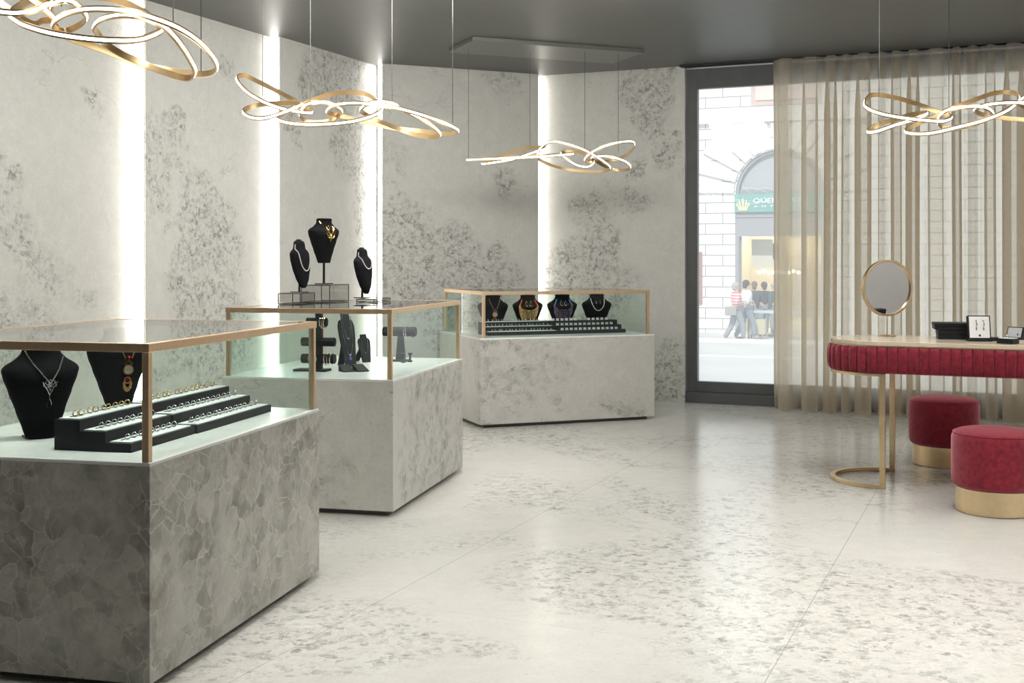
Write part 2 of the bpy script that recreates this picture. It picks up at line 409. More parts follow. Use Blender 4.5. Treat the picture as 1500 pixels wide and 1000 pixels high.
W5 = wallmat(4, WA, A, [(935, 115, .30), (955, 160, .22), (985, 215, .16), (860, 320, .34), (850, 385, .5), (905, 420, .42), (935, 250, .14), (990, 560, .4), (925, 290, .14)])
wpanel('wall_left', an(3.5, n1), an(6.72, n1), NL, .25, W1)
wpanel('wall_left', an(6.70, n2), an(8.27, n2), NL, .16, W2)
wpanel('wall_left', an(8.25, n3), an(9.95, n3), NL, .25, W3)
wpanel('wall_left', an(-3.2, n1 + .1), an(3.5, n1 + .1), NL, .25, W1)
# diagonal panel across the corner, then the stone beside the window
wpanel('wall_back', P4a, P4b, o4, .14, W4)
wpanel('wall_back', WP + NL * 2.6, WP, A, .25, W5)
# behind and right of the viewer
AR = WP.dot(A)
RN = WN - 4.75
slab('wall_right', -3.2, AR + .2, RN - .2, RN, 0, ZC, M['paint'])
slab('wall_front', -3.4, -3.2, RN - .2, 6.2, 0, ZC, M['paint'])

# lit strips along the panel edges
def strip(name, p0, p1, label, face):                   # p0,p1 plan ends of the lit end face, face = direction it shines
    t = thing(name, label, 'light', (p0 + p1) / 2, 0, 'led strips between the wall slabs')
    c = (p0 + p1) / 2; d = (p1 - p0)
    u = d.normalized()
    def quad(a, b, f0, f1):
        q = [p0 + u * a * d.length + face * f0, p0 + u * b * d.length + face * f0, p0 + u * b * d.length + face * f1, p0 + u * a * d.length + face * f1]
        return [((v - c).x, (v - c).y) for v in q]
    MB().prism(quad(.02, .98, .004, .012), .002, ZC - .002).build('diffuser', M['led'], t)
    MB().prism(quad(0.0, 1., 0.0005, .004), .001, ZC - .001).build('channel', M['silver'], t)
    return t
strip('led_strip_light', an(6.70, n2 + .012), an(6.70, n1 - .003), 'lit vertical light strip leftmost on the left wall, above the nearest display case', -A)
strip('led_strip_light', an(8.25, n3 + .012), an(8.25, n2 - .003), 'lit vertical light strip behind the jewellery busts, to their left', -A)
w4 = P4a + o4 * .012
strip('led_strip_light', P4a + o4 * .012, P4a + o4 * .12, 'lit vertical light strip in the corner where the left wall meets the diagonal slab', -d4)
strip('led_strip_light', P4b + o4 * .025, P4b + o4 * .115, 'lit light strip hidden behind the right edge of the diagonal slab', d4)

# window
wt = thing('window_1', None, None, WP, AA - PI / 2); struct(wt)      # local x runs right along the glazing, local y points outside
WL = 4.70
GB, GT = .207, 3.047
fr = MB()
fr.box(0, WL, .02, .12, 0, .105)                         # sill
fr.build('sill', M['frame'], wt, bevel=.003)
fr = MB(); fr.box(0.012, WL, .035, .12, .110, GB); fr.box(.012, WL, .035, .12, GT, ZC - .03)
fr.box(.012, .11, .034, .12, .110, ZC - .03); fr.box(WL - .1, WL, .034, .12, .110, ZC - .03)
fr.build('window_frame', M['frame'], wt, bevel=.003)
MB().box(.105, WL - .09, .07, .078, GB - .01, GT + .01).build('pane', M['winglass'], wt)
# recess strip of the curtain track in the ceiling edge
struct(MB().box(-.03, WL, -.10, .02, ZC - .018, ZC - .001).build('trim_1', prin('black track recess', (.012, .012, .012), .6), loc=WP, rot=(0, 0, AA - PI / 2)))

# curtain: one sheer sheet hung in deep irregular folds
def make_curtain():
    rnd = random.Random(5)
    x = .875; folds = []
    while x < 4.60:
        w = rnd.choice((.11, .145, .17, .20, .23)); folds.append((x, w, rnd.uniform(.75, 1.25), rnd.uniform(-.02, .02))); x += w
    K, J = 18, 34
    cols = []
    for i, (x0, w, am, sk) in enumerate(folds):
        for k in range(K):
            cols.append((x0, w, am, sk, k / K, i))
    verts = []; nC = len(cols)
    for j in range(J + 1):
        tz = j / J; z = ZC - .022 - (ZC - .032) * tz
        row = []
        for (x0, w, am, sk, u, i) in cols:
            ph = 2 * PI * u
            amp = (.040 + .045 * min(1, tz * 4)) * am * (1 + .25 * tz * math.sin(i * 2.1))
            over = (.08 + .20 * ((i * 7) % 5) / 4) * w * min(1, tz * 4 + .35)
            dx = over * math.sin(2 * ph) + sk * tz * math.sin(tz * 3 + i)*.6
            dy = amp * math.cos(ph) * (1 + .2 * math.sin(3 * ph + i))
            if tz > .95: dy *= 1 + (tz - .95) * 9
            row.append(Vector((x0 + w * u + dx, -.165 + dy, z)))
        f0 = row[0]; row[:0] = [Vector((f0.x + .13 * (1 - q / 6) + .012 * math.sin(q * PI / 6), f0.y + .03 * math.sin(PI * q / 12) * 0 + .022 * math.cos(q * PI / 12), z)) for q in range(6)]
        verts.append(row)
    m = MB(); m.rings([[v for v in r] for r in verts], closed_u=False, cap=False)
    o = m.build('curtain', M['curtain'], smooth=False, loc=WP, rot=(0, 0, AA - PI / 2))
    for p in o.data.polygons: p.use_smooth = True
    return tag(o, 'sheer beige floor length curtain hanging in folds before the window', 'curtain')
make_curtain()

# ------------------------------------------------------------------ display cases
ZS, ZL = .742, 1.125
def display_case(loc, ang, L, W, ins, stone_m, label):
    t = thing('display_case', label, 'display case', (loc[0], loc[1], 0), R(ang), 'glazed jewellery display cases')
    MB().box(.05, L - .05, .05, W - .05, 0, .031).build('plinth', prin('grey plinth', (.12, .12, .11), .5), t)
    MB().box(0, L, 0, W, .03, ZS - .012).build('stone_base', stone_m, t, bevel=.002)
    MB().box(0.0005, L - .0005, 0.0005, W - .0005, ZS - .0118, ZS).build('display_deck', M['deck'], t, bevel=.002)
    i, p, rh = ins, .024, .028
    for (x, y) in ((i + .003, i + .003), (L - i - .003 - p, i + .003), (i + .003, W - i - .003 - p), (L - i - .003 - p, W - i - .003 - p)):
        MB().box(x, x + p, y, y + p, ZS + .0005, ZL - rh).build('corner_post', M['gold'], t, bevel=.0015)
    rw = .028
    MB().box(i, L - i, i, i + rw, ZL - rh, ZL).build('top_rail', M['gold'], t, bevel=.0015)
    MB().box(i, L - i, W - i - rw, W - i, ZL - rh, ZL).build('top_rail', M['gold'], t, bevel=.0015)
    MB().box(i, i + rw, i + rw, W - i - rw, ZL - rh, ZL).build('top_rail', M['gold'], t, bevel=.0015)
    MB().box(L - i - rw, L - i, i + rw, W - i - rw, ZL - rh, ZL).build('top_rail', M['gold'], t, bevel=.0015)
    g0 = i + .010; gt = .006; e = i + p + .004
    MB().box(e, L - e, g0, g0 + gt, ZS + .001, ZL - rh).build('side_glass', M['glass'], t)
    MB().box(e, L - e, W - g0 - gt, W - g0, ZS + .001, ZL - rh).build('side_glass', M['glass'], t)
    MB().box(g0, g0 + gt, e, W - e, ZS + .001, ZL - rh).build('side_glass', M['glass'], t)
    MB().box(L - g0 - gt, L - g0, e, W - e, ZS + .001, ZL - rh).build('side_glass', M['glass'], t)
    MB().box(i + rw, L - i - rw, i + rw, W - i - rw, ZL - .008, ZL - .001).build('lid_glass', M['lidglass'], t)
    return t
c1, c2, c3 = Vector((-1.163, 3.744, 0)), Vector((-.643, 6.304, 0)), Vector((-.261, 9.583, 0))
ANG, ANG3 = 76.93, 20.6
display_case(c1, ANG, 1.405, 1.013, .008, M['stone1'], 'nearest display case, dark brownish grey stone base with a gold framed glass top')
display_case(c2, ANG, 1.408, 1.005, .011, M['stone2'], 'middle display case with three black necklace busts standing on its glass lid')
display_case(c3, ANG3, 1.603, 1.131, .03, M['stone3'], 'farthest display case, pale stone, four necklace busts in a row inside')
def frame_of(c, ang):
    a = R(ang); return c, Vector((math.cos(a), math.sin(a), 0)), Vector((-math.sin(a), math.cos(a), 0))
def cpos(c, ang, s, t, z): o, u, v = frame_of(c, ang); q = o + u * s + v * t; return Vector((q.x, q.y, z))
def local(c, ang, P): o, u, v = frame_of(c, ang); d = P - o; return d.dot(u), d.dot(v)

# ------------------------------------------------------------------ busts
class Bust:
    """velvet display bust: faces local -y, height H, shoulder width W"""
    PROF = [(0, .19, .17), (.1, .235, .20), (.3, .32, .28), (.5, .41, .35), (.65, .48, .39), (.72, .503, .37), (.76, .49, .33), (.80, .42, .28), (.84, .33, .25), (.90, .26, .23), (.95, .235, .22), (1., .25, .235)]
    def __init__(s, H, W, depth=.8, prof=None, lean=0., back=.75):
        s.H, s.W, s.dp, s.lean, s.bk = H, W, depth, lean, back; s.P = prof or Bust.PROF
    def wd(s, h):
        P = s.P
        for i in range(len(P) - 1):
            if P[i][0] <= h <= P[i + 1][0]:
                f = (h - P[i][0]) / (P[i + 1][0] - P[i][0]); f = f * f * (3 - 2 * f) * .4 + f * .6
                return P[i][1] + (P[i + 1][1] - P[i][1]) * f, P[i][2] + (P[i + 1][2] - P[i][2]) * f
        return P[-1][1], P[-1][2]
    def cy(s, h): return s.lean * h * s.H + .03 * s.H * math.sin(h * PI)
    def front(s, x, h, lift=.002):
        w, d = s.wd(h); w *= s.W; d *= s.W * s.dp
        q = max(0., 1 - abs(min(.999, abs(x) / w)) ** 2.3)
        return Vector((x, s.cy(h) - d * q ** (1 / 2.3) - lift, h * s.H))
    def build(s, parent, z0=0., mat=None):
        m = MB(); n = 36; rings = []
        for i in range(41):
            h = i / 40; w, d = s.wd(h); w *= s.W; d *= s.W * s.dp
            ring = []
            for k in range(n):
                a = 2 * PI * k / n; ca, sa = math.cos(a), math.sin(a)
                px = math.copysign(abs(ca) ** (2 / 2.3), ca) * w
                py = math.copysign(abs(sa) ** (2 / 2.3), sa) * d * (1. if sa < 0 else s.bk)
                ring.append(Vector((px, s.cy(h) + py, z0 + h * s.H)))
            rings.append(ring)
        r0 = rings[-1]; c = sum(r0, Vector()) / n
        rings.append([c + (p - c) * .8 + Vector((0, 0, .006)) for p in r0])
        m.rings(rings)
        return m.build('torso', mat or M['velvet_black'], parent, smooth=True)

def bust_thing(label, loc, rz, H=.33, W=.255, group=None):
    t = thing('necklace_bust', label, 'bust', loc, rz, group)
    b = Bust(H, W); b.build(t)
    MB().box(-.05, .05, -.02, .075, .0005, .006).build('foot_plate', M['leather'], t, bevel=.001)
    return t, b
def strand(b, x0, h0, drop, n=40, x1=None):               # hanging curve over a bust front
    out = []
    for i in range(n + 1):
        u = -1 + 2 * i / n
        x = x0 * u
        h = h0 - drop * (1 - abs(u) ** 2.2)
        out.append((x, h))
    return out
def bead_chain(b, pts, r, lift=.002, mat=None, n=7):
    m = MB(); P = [b.front(x, h, lift + r * .6) for x, h in pts]
    carry = 0.; step = 2.05 * r                            # beads evenly spaced along the string
    m.sphere(P[0], r, n, 5)
    for p0, p1 in zip(P, P[1:]):
        L = (p1 - p0).length; d = step - carry
        while d <= L:
            m.sphere(p0.lerp(p1, d / L), r, n, 5); d += step
        carry = L - (d - step)
    return m
def necklace(name, label, bust_t, group='necklaces on display'):
    o = thing(name, label, 'necklace', bust_t.location, bust_t.rotation_euler.z, group); return o
def wire(b, pts, r, lift=.002): return MB().tube([b.front(x, h, lift) for x, h in pts], r, 6)

# ---- case 1 --------------------------------------------------------
p = onz(60, 641, ZS); t1, b1 = bust_thing('black velvet bust in the nearest case wearing the silver necklace with drop pendant', p, R(36), .345, .27, 'busts in the nearest display case')
p = onz(174, 596.5, ZS); t2, b2 = bust_thing('black velvet bust in the nearest case half hidden by the gold corner post', p, R(36), .345, .27, 'busts in the nearest display case')
n = necklace('silver_necklace', 'silver bead necklace with lacy pendant and teardrop on a black bust', t1)
pts = []
for i in range(25):
    u = i / 24; pts.append((-.052 + .062 * u + .012 * math.sin(u * PI), .93 - .34 * u ** .8 ))
pts2 = [( .068 - .055 * (i / 20) ** 1.1, .86 - .27 * (i / 20)) for i in range(21)]
pts = [(-.060 + .075 * (i / 24) , .93 - .335 * (i / 24) ** .75) for i in range(25)]
m = bead_chain(b1, pts, .0036); 
for x, h in pts2: m.sphere(b1.front(x, h, .004), .0036, 7, 5)
m.build('beads', M['silver'], n, smooth=True)
m = MB()
cx_, ch_ = .014, .565
for k in range(5):
    a = R(15 + 37.5 * k); dx, dz = math.cos(a), math.sin(a)
    loop = []
    for q in range(12):
        f = 2 * PI * q / 12; rr = .0135 + .0115 * math.cos(f); tt = .0055 * math.sin(f)
        loop.append(b1.front(cx_ + dx * rr - dz * tt, ch_ + (dz * rr + dx * tt) / .345, .004))
    m.tube(loop, .0014, 5, True)
for sg in (-1, 1):
    m.tube([b1.front(cx_ + sg * x, ch_ + h, .004) for x, h in ((.026, .05), (.020, .01), (.010, -.035), (.0, -.095))], .0016, 5)
    m.tube([b1.front(cx_ + sg * (.006 + .005 * math.cos(q * PI / 5)), ch_ - .035 + .022 * math.sin(q * PI / 5), .004) for q in range(10)], .0012, 5, True)
m.tube([b1.front(cx_, ch_ - .09, .004), b1.front(cx_, ch_ - .135, .004)], .0012, 5)
for k in range(7): m.sphere(b1.front(cx_ + .022 * math.cos(PI * k / 6), ch_ + .065 * math.sin(PI * k / 6), .005), .0026, 6, 5)
m.sphere(b1.front(cx_, ch_ + .005, .005), .005, 8, 6)
m.tube([b1.front(cx_ + .0075 * math.sin(q * PI / 8) * (1 - .45 * math.cos(q * PI / 8)), ch_ - .185 + .05 * math.cos(q * PI / 8), .004) for q in range(16)], .0018, 5, True)
m.build('pendant', M['silver'], n, smooth=True)

M['ruby'] = prin('red stone', (.55, .01, .02), .2)
M['bronze'] = prin('antique bronze', (.42, .26, .11), .35, 1.)
M['enamel'] = prin('black and cream enamel', (.30, .28, .24), .4)
def medallion_necklace(b, t, label, sx=1.):
    n = necklace('medallion_necklace', label, t)
    cx = .035 * sx
    m = MB()
    for sg in (-1, 1):
        m.tube([b.front(cx + sg * (.050 - .036 * i / 9), .93 - .29 * (i / 9) ** .8, .003) for i in range(10)], .0030, 6)
    for k in range(6): m.torus(b.front(cx + (k - 2.5) * .006, .62 - .02 * abs(k - 2.5), .004), .005, .0012, 'y', 10, 5)
    m.build('chain', M['bronze'], n, smooth=True)
    MB().sphere(b.front(cx, .655, .007), .0065, 10, 7).build('red_stone', M['ruby'], n, smooth=True)
    m = MB(); c = b.front(cx, .495, .006)
    m.cyl(c + Vector((0, .003, 0)), c - Vector((0, .003, 0)), .023, 28)
    for k in range(18):
        a = 2 * PI * k / 18; m.sphere(c + Vector((.021 * math.cos(a), -.003, .021 * math.sin(a))), .0025, 6, 4)
    m.build('medallion', M['bronze'], n, smooth=True)
    m = MB(); c2_ = c - Vector((0, .003, 0))
    for rr in (.0155, .010, .0045): m.torus(c2_ - Vector((0, .001, 0)), rr, .0017, 'y', 24, 5)
    m.build('medallion_rings', prin('cream enamel rings', (.55, .50, .42), .4), n, smooth=True)
    m = MB()
    for k in range(7):
        a = -PI + PI * k / 6
        m.sphere(b.front(cx + .015 * math.cos(a), .315 + .075 * math.sin(a) , .006), .0065, 8, 6, (1, .5, 1.8))
    m.torus(b.front(cx, .36, .006), .013, .003, 'y', 18, 6)
    m.build('crescent_pendant', M['bronze'], n, smooth=True)
    m = MB()
    for k in (-1, 0, 1): m.sphere(b.front(cx + k * .008, .37 - .015 * abs(k), .010), .0045, 8, 6)
    m.build('red_bead', M['ruby'], n, smooth=True)
    return n
medallion_necklace(b2, t2, 'antique gold medallion necklace with red stones hanging behind the corner post', .55)

# ---- stepped ring stands -------------------------------------------
ORD = ['first', 'second', 'third', 'fourth', 'fifth', 'sixth', 'seventh', 'eighth', 'ninth', 'tenth', 'eleventh', 'twelfth', 'thirteenth', 'fourteenth', 'fifteenth', 'sixteenth', 'seventeenth', 'eighteenth', 'nineteenth', 'twentieth']
def ring_mesh(name, mat, R_=.0100, r=.0019, u=20, v=7):
    m = MB(); m.torus((0, 0, 0), R_, r, 'x', u, v)
    bmesh.ops.recalc_face_normals(m.bm, faces=m.bm.faces)
    me = bpy.data.meshes.new(name); m.bm.to_mesh(me); m.bm.free(); me.materials.append(mat)
    for p in me.polygons: p.use_smooth = True
    return me
RING = {'gold': ring_mesh('ring', M['gold3']), 'silver': ring_mesh('ring', M['silver'])}
RSMALL = {'silver': ring_mesh('ring', M['silver'], .0088, .0019, 14, 5)}
TIER = [.104, .067, .030]
def ring_stand(loc, rz, L, D, label, group, cushions=True):
    """local x = along the rows, local y = towards the high side"""
    t = thing('ring_stand', label, 'ring stand', loc, rz, group)
    m = MB(); d = D / 3
    pr = [(0, 0), (D, 0), (D, TIER[0]), (2 * d, TIER[0]), (2 * d, TIER[1]), (d, TIER[1]), (d, TIER[2]), (0, TIER[2])]
    m.rings([[Vector((x, y, z)) for y, z in pr] for x in (0, L)])
    m.build('stepped_box', M['case_black'], t, bevel=.0015)
    for k in range(3):
        y0 = D - (k + 1) * d
        if cushions:
            MB().box(.014, L - .014, y0 + .009, y0 + d - .009, TIER[k] - .003, TIER[k] + .004).build('cushion', M['cushion'], t, bevel=.0008)
            MB().cyl((.02, y0 + d / 2, TIER[k] + .0085), (L - .02, y0 + d / 2, TIER[k] + .0085), .0014, 8).build('rod', M['dark'], t)
    return t
def put_rings(loc, rz, L, D, counts, kinds, where, meshes=RING, jit=.25, lift=.0140, group='rings on stepped stands', end='near end'):
    rnd = random.Random(int(L * 1000) + len(where)); d = D / 3
    names = ['top', 'middle', 'bottom']
    ca, sa = math.cos(rz), math.sin(rz)
    for k in range(3):
        y = D - (k + .5) * d
        for i in range(counts[k]):
            x = .035 + (L - .07) * (i + .5 + rnd.uniform(-jit, jit)) / counts[k]
            o = bpy.data.objects.new('ring', meshes[kinds[k]]); C.objects.link(o)
            o.location = (loc[0] + ca * x - sa * y, loc[1] + sa * x + ca * y, loc[2] + TIER[k] + lift)
            o.rotation_euler = (0, 0, rz + rnd.uniform(-.15, .15))
            tag(o, '%s %s ring from the %s, %s row, %s' % (ORD[i], kinds[k], end, names[k], where), 'ring', group)
s_, t_ = local(c1, ANG, onz(192, 663.4, ZS))
rz1 = R(ANG)
la = cpos(c1, ANG, s_, t_, ZS + .0005)
ring_stand(la, rz1, .438, .294, 'shorter black stepped ring stand, nearest the viewer in the nearest case', 'ring stands in the nearest case')
put_rings(la, rz1, .438, .294, (9, 9, 9), ('gold', 'silver', 'silver'), 'shorter stand in nearest case')
lb = cpos(c1, ANG, s_ + .446, t_ - .006, ZS + .0005)
ring_stand(lb, rz1, .650, .294, 'longer black stepped ring stand farther back in the nearest case', 'ring stands in the nearest case')
put_rings(lb, rz1, .650, .294, (13, 13, 13), ('gold', 'silver', 'silver'), 'longer stand in nearest case')

# ---- case 3 ---------------------------------------------------------
rz3 = R(ANG3)
lc = onz(715, 491.7, ZS + .0005); s_, t_ = local(c3, ANG3, lc)
lc = cpos(c3, ANG3, s_, t_, ZS + .0005)
ring_stand(lc, rz3, .645, .264, 'black stepped ring stand on the left in the farthest case', 'ring stands in the farthest case')
put_rings(lc, rz3, .645, .264, (18, 18, 18), ('silver',) * 3, 'left stand in farthest case', RSMALL, end='left')
ld = cpos(c3, ANG3, s_ + .653, t_, ZS + .0005)
ring_stand(ld, rz3, .645, .264, 'black stepped stand on the right in the farthest case, set with white ring blocks', 'ring stands in the farthest case', False)
def white_blocks():
    d = .264 / 3; ca, sa = math.cos(rz3), math.sin(rz3)
    names = ['top', 'middle', 'bottom']
    cols = [[0, 1, 2, 3, 4, 5, 8, 9, 10, 11, 12], list(range(13)), list(range(13))]
    m = MB(); m.prism([(-.012, -.006), (.012, -.006), (.012, .006), (-.012, .006)], 0, .020)
    base = m.build('ring_block', M['white'], bevel=.001)
    m = MB(); m.torus((0, -.0075, .013), .006, .0011, 'y', 12, 5); rg = m.build('ring', M['silver'], base, smooth=True)
    first = True
    for k in range(3):
        for j, c in enumerate(cols[k]):
            x = .035 + .0435 * c + .014 * k * .5; y = .264 - (k + .5) * d
            if first: o, r2 = base, rg; first = False
            else:
                o = base.copy(); C.objects.link(o); r2 = rg.copy(); r2.parent = o; C.objects.link(r2)
            o.location = (ld.x + ca * x - sa * y, ld.y + sa * x + ca * y, ld.z + TIER[k] + .0004); o.rotation_euler = (0, 0, rz3)
            tag(o, 'small white block, %s from left, %s row, right stand in farthest case' % (ORD[j], names[k]), 'ring block', 'white ring blocks on the stepped stand')
white_blocks()
bx = []
labs = ['black bust behind the left post of the farthest case wearing the medallion necklace',
        'black bust in the farthest case wearing the red and gold bead bib',
        'black bust in the farthest case wearing the blue and purple bead bib',
        'black bust rightmost in the farthest case wearing the single pearl strand']
for px, lab in zip((722, 773, 823.5, 874), labs):
    s3 = 0
    # along the row at depth t = .74
    lo, hi = -.2, 1.8
    for _ in range(40):
        mid = (lo + hi) / 2; q = cpos(c3, ANG3, mid, .72, ZS)
        if CX + F * q.x / q.y < px: lo = mid
        else: hi = mid
    q = cpos(c3, ANG3, lo, .72, ZS)
    bx.append(bust_thing(lab, q, R(8), .325, .275, 'busts in the farthest display case'))
medallion_necklace(bx[0][1], bx[0][0], 'silver and bronze medallion necklace leftmost in the farthest case', .3)
rnd = random.Random(3)
def bib(b, t, label, cord_col, cols, name):
    n = necklace(name, label, t)
    cm = prin('cord ' + label[:12], cord_col, .5)
    for sg in (-1, 1):
        m = MB()
        for off in (0, .006, .012):
            m.tube([b.front(sg * (.056 + off * .5 + .026 * (i / 8) ** 1.3), .885 - .175 * (i / 8) - off * .4, .003) for i in range(9)], .0030, 6)
        m.build('cord', cm, n, smooth=True)
    mats = [prin('bead tone', c, .25, mt) for c, mt in cols]
    rows = 11
    for r in range(rows):
        w = .078 + .0009 * r; h0 = .74 - .004 * r; drop = .15 + .030 * r
        m = MB(); k = 30 + r
        for i in range(k + 1):
            u = -1 + 2 * i / k; m.mi = rnd.randrange(len(mats))
            x = w * math.sin(u * PI / 2); h = h0 - drop * math.cos(u * PI / 2) ** .9
            ww, _ = b.wd(h); x = max(-ww * b.W * .93, min(ww * b.W * .93, x))
            m.sphere(b.front(x, h, .004 + .0010 * (r % 3)), .0037, 6, 4)
        m.build('bead_strand', mats, n, smooth=True)
    return n
def earrings(b, t, label, mat, kind, h=.83):
    for sg, side in ((-1, 'left'), (1, 'right')):
        o = thing('earring', '%s, %s one' % (label, side), 'earring', t.location, t.rotation_euler.z, 'earrings pinned on busts')
        x = sg * .019
        if kind == 'hoop':
            m = MB(); m.tube([b.front(x + .011 * math.sin(a), h - .065 + .055 * math.cos(a), .004) for a in [2 * PI * i / 14 for i in range(14)]], .0022, 6, True)
            m.build('hoop', mat, o, smooth=True)
            MB().sphere(b.front(x, h + .01, .004), .004, 8, 6).build('stud', mat, o, smooth=True)
        else:
            MB().sphere(b.front(x, h, .004), .0055, 8, 6).build('stud', mat, o, smooth=True)
            MB().sphere(b.front(x, h - .06, .004), .0045, 8, 6, (1, 1, 1.7)).build('drop', mat, o, smooth=True)
bib(bx[1][1], bx[1][0], 'red corded bib necklace of gold and coloured bead strands on a bust', (.65, .03, .03),
    [((.80, .58, .20), .8), ((.85, .62, .22), .8), ((.7, .5, .2), .6), ((.20, .30, .22), .0), ((.5, .1, .05), 0.)], 'bib_necklace')
bib(bx[2][1], bx[2][0], 'blue corded bib necklace of dark purple bead strands on a bust', (.02, .25, .42),
    [((.09, .06, .12), .2), ((.20, .16, .24), .3), ((.05, .04, .06), .2), ((.28, .24, .30), .5)], 'bib_necklace')
earrings(bx[1][1], bx[1][0], 'gold hoop earring above the red bib necklace', M['gold3'], 'hoop')
earrings(bx[2][1], bx[2][0], 'silver hoop earring above the blue bib necklace', M['silver'], 'hoop')
earrings(bx[3][1], bx[3][0], 'small drop earring above the pearl strand in the farthest case', M['silver'], 'drop')
n = necklace('pearl_necklace', 'single strand of pearls on the rightmost bust in the farthest case', bx[3][0])
b = bx[3][1]; bead_chain(b, [(.064 * math.sin(-1.45 + 2.9 * i / 30), .56 + .36 * (1 - math.cos(-1.45 + 2.9 * i / 30)) * 1.05) for i in range(31)], .0042, .003).build('beads', M['pearl'], n, smooth=True)

# ---- case 2, on the lid ----------------------------------------------
def riser(s0, s1, t0, t1, h, label):
    q = cpos(c2, ANG, s0, t0, ZL + .0008)
    o = thing('display_riser', label, 'riser', q, R(ANG), 'acrylic risers on the middle case')
    L, W = s1 - s0, t1 - t0; w = .004
    m = MB()
    for x in (0, L - w):
        for y in (0, W - w): m.box(x, x + w, y, y + w, 0, h)
    for z in (0, h - w):
        for y in (0, W - w): m.box(0, L, y, y + w, z, z + w)
        for x in (0, L - w): m.box(x, x + w, 0, W, z, z + w)
    m.build('edge_frame', M['dark'], o)
    MB().box(.001, L - .001, .001, W - .001, .001, h - .0008).build('acrylic_box', M['acrylic'], o)
    return q
riser(.50, .72, .752, .90, .066, 'low clear acrylic riser under the left slim bust')
riser(.735, 1.06, .66, .85, .110, 'tall clear acrylic riser under the large bust')
riser(.92, 1.24, .44, .56, .020, 'flat clear acrylic riser under the right slim bust')

SLIM = [(0, .08, .08), (.05, .18, .12), (.2, .31, .2), (.4, .42, .25), (.6, .49, .27), (.71, .505, .25), (.76, .46, .22), (.79, .37, .19), (.83, .30, .17), (.9, .28, .16), (.96, .26, .15), (.985, .21, .12), (1., .13, .07)]
def slim_bust(px, zbase, Y, label, rz, H=.30, W=.165):
    x = (px - CX) / F * Y
    t = thing('slim_necklace_bust', label, 'bust', (x, Y, zbase), rz, 'busts on the middle case')
    b = Bust(H, W, 1.15, SLIM, .13, .25)
    e = b.build(t, 0, M['velvet_black'])
    e.location = (0, 0, .028)
    MB().cyl((0, .03, .004), (0, .025, .12), .007, 12).build('stem', M['dark'], t, smooth=True)
    MB().box(-.032, .032, -.015, .075, .0006, .006).build('foot_plate', M['dark'], t, bevel=.001)
    return t, b, .028
qa = cpos(c2, ANG, .61, .83, 0)
tL, bL, dz = slim_bust(444, ZL + .0675, qa.y, 'slim black bust with a long pearl strand on the low left riser', R(60), .29, .165)
qc = cpos(c2, ANG, 1.04, .50, 0)
tR, bR, dz = slim_bust(536, ZL + .0215, qc.y, 'slim black bust with a short pearl strand on the flat right riser', R(60), .29, .165)
def slim_strand(t, b, label, bottom, w):
    n = necklace('pearl_strand', label, t); n.location = Vector(t.location) + Vector((0, 0, .028))
    pts = []
    for i in range(61):
        a = PI * i / 60
        x = -w * math.cos(a); h = .90 - (.90 - bottom) * math.sin(a) ** .8
        ww, _ = b.wd(h); x = max(-ww * b.W * .97, min(ww * b.W * .97, x))
        pts.append((x, h))
    bead_chain(b, pts, .0036, .001).build('beads', M['pearl'], n, smooth=True)
slim_strand(tL, bL, 'long white pearl strand hanging on the left slim bust', .36, .052)
slim_strand(tR, bR, 'short white pearl strand hanging on the right slim bust', .55, .050)
# large bust on a post
qb = cpos(c2, ANG, .90, .745, 0); xb = (474.5 - CX) / F * qb.y
tB = thing('tall_necklace_bust', 'large black bust on a post wearing the gold antler necklace', 'bust', (xb, qb.y, ZL + .1112), R(40), 'busts on the middle case')
MB().box(-.045, .045, -.035, .035, .0006, .008).build('foot_plate', M['dark'], tB, bevel=.001)
MB().cyl((0, 0, .006), (0, 0, .14), .008, 14).build('post', M['dark'], tB, smooth=True)
bB = Bust(.275, .212, .8); bo = bB.build(tB); bo.location = (0, 0, .135)
n = necklace('antler_necklace', 'golden branching antler necklace on the large black bust', tB); n.location = Vector(tB.location) + Vector((0, 0, .135))
m = MB()
m.tube([bB.front(-.045 + .042 * i / 9, .95 - .24 * (i / 9) ** .8, .002) for i in range(10)], .0024, 6)
m.tube([bB.front(.062 - .02 * i / 9, .90 - .14 * (i / 9), .002) for i in range(10)], .0024, 6)
m.build('neck_wire', M['gold3'], n, smooth=True)
m = MB(); cx_ = .016
for sg in (-1, 1):
    P = lambda x, h: bB.front(cx_ + sg * x, h, .004)
    m.tube([P(.002, .60), P(.010, .69), P(.022, .76), P(.024, .84)], [.003, .0028, .0022, .001], 6)
    m.tube([P(.016, .73), P(.008, .79), P(.009, .85)], [.0025, .002, .001], 6)
    m.tube([P(.008, .67), P(.024, .70), P(.034, .77)], [.0026, .002, .001], 6)
    m.tube([P(.004, .63), P(.022, .63), P(.033, .69)], [.0026, .002, .001], 6)
    m.tube([P(.002, .60), P(.018, .575), P(.026, .62)], [.0026, .002, .001], 6)
    m.tube([P(.0, .66), P(.009, .60), P(.001, .48)], [.002, .0025, .001], 6)
m.sphere(bB.front(cx_, .60, .005), .006, 8, 6, (1, .7, 2.2))
m.build('pendant', M['gold3'], n, smooth=True)

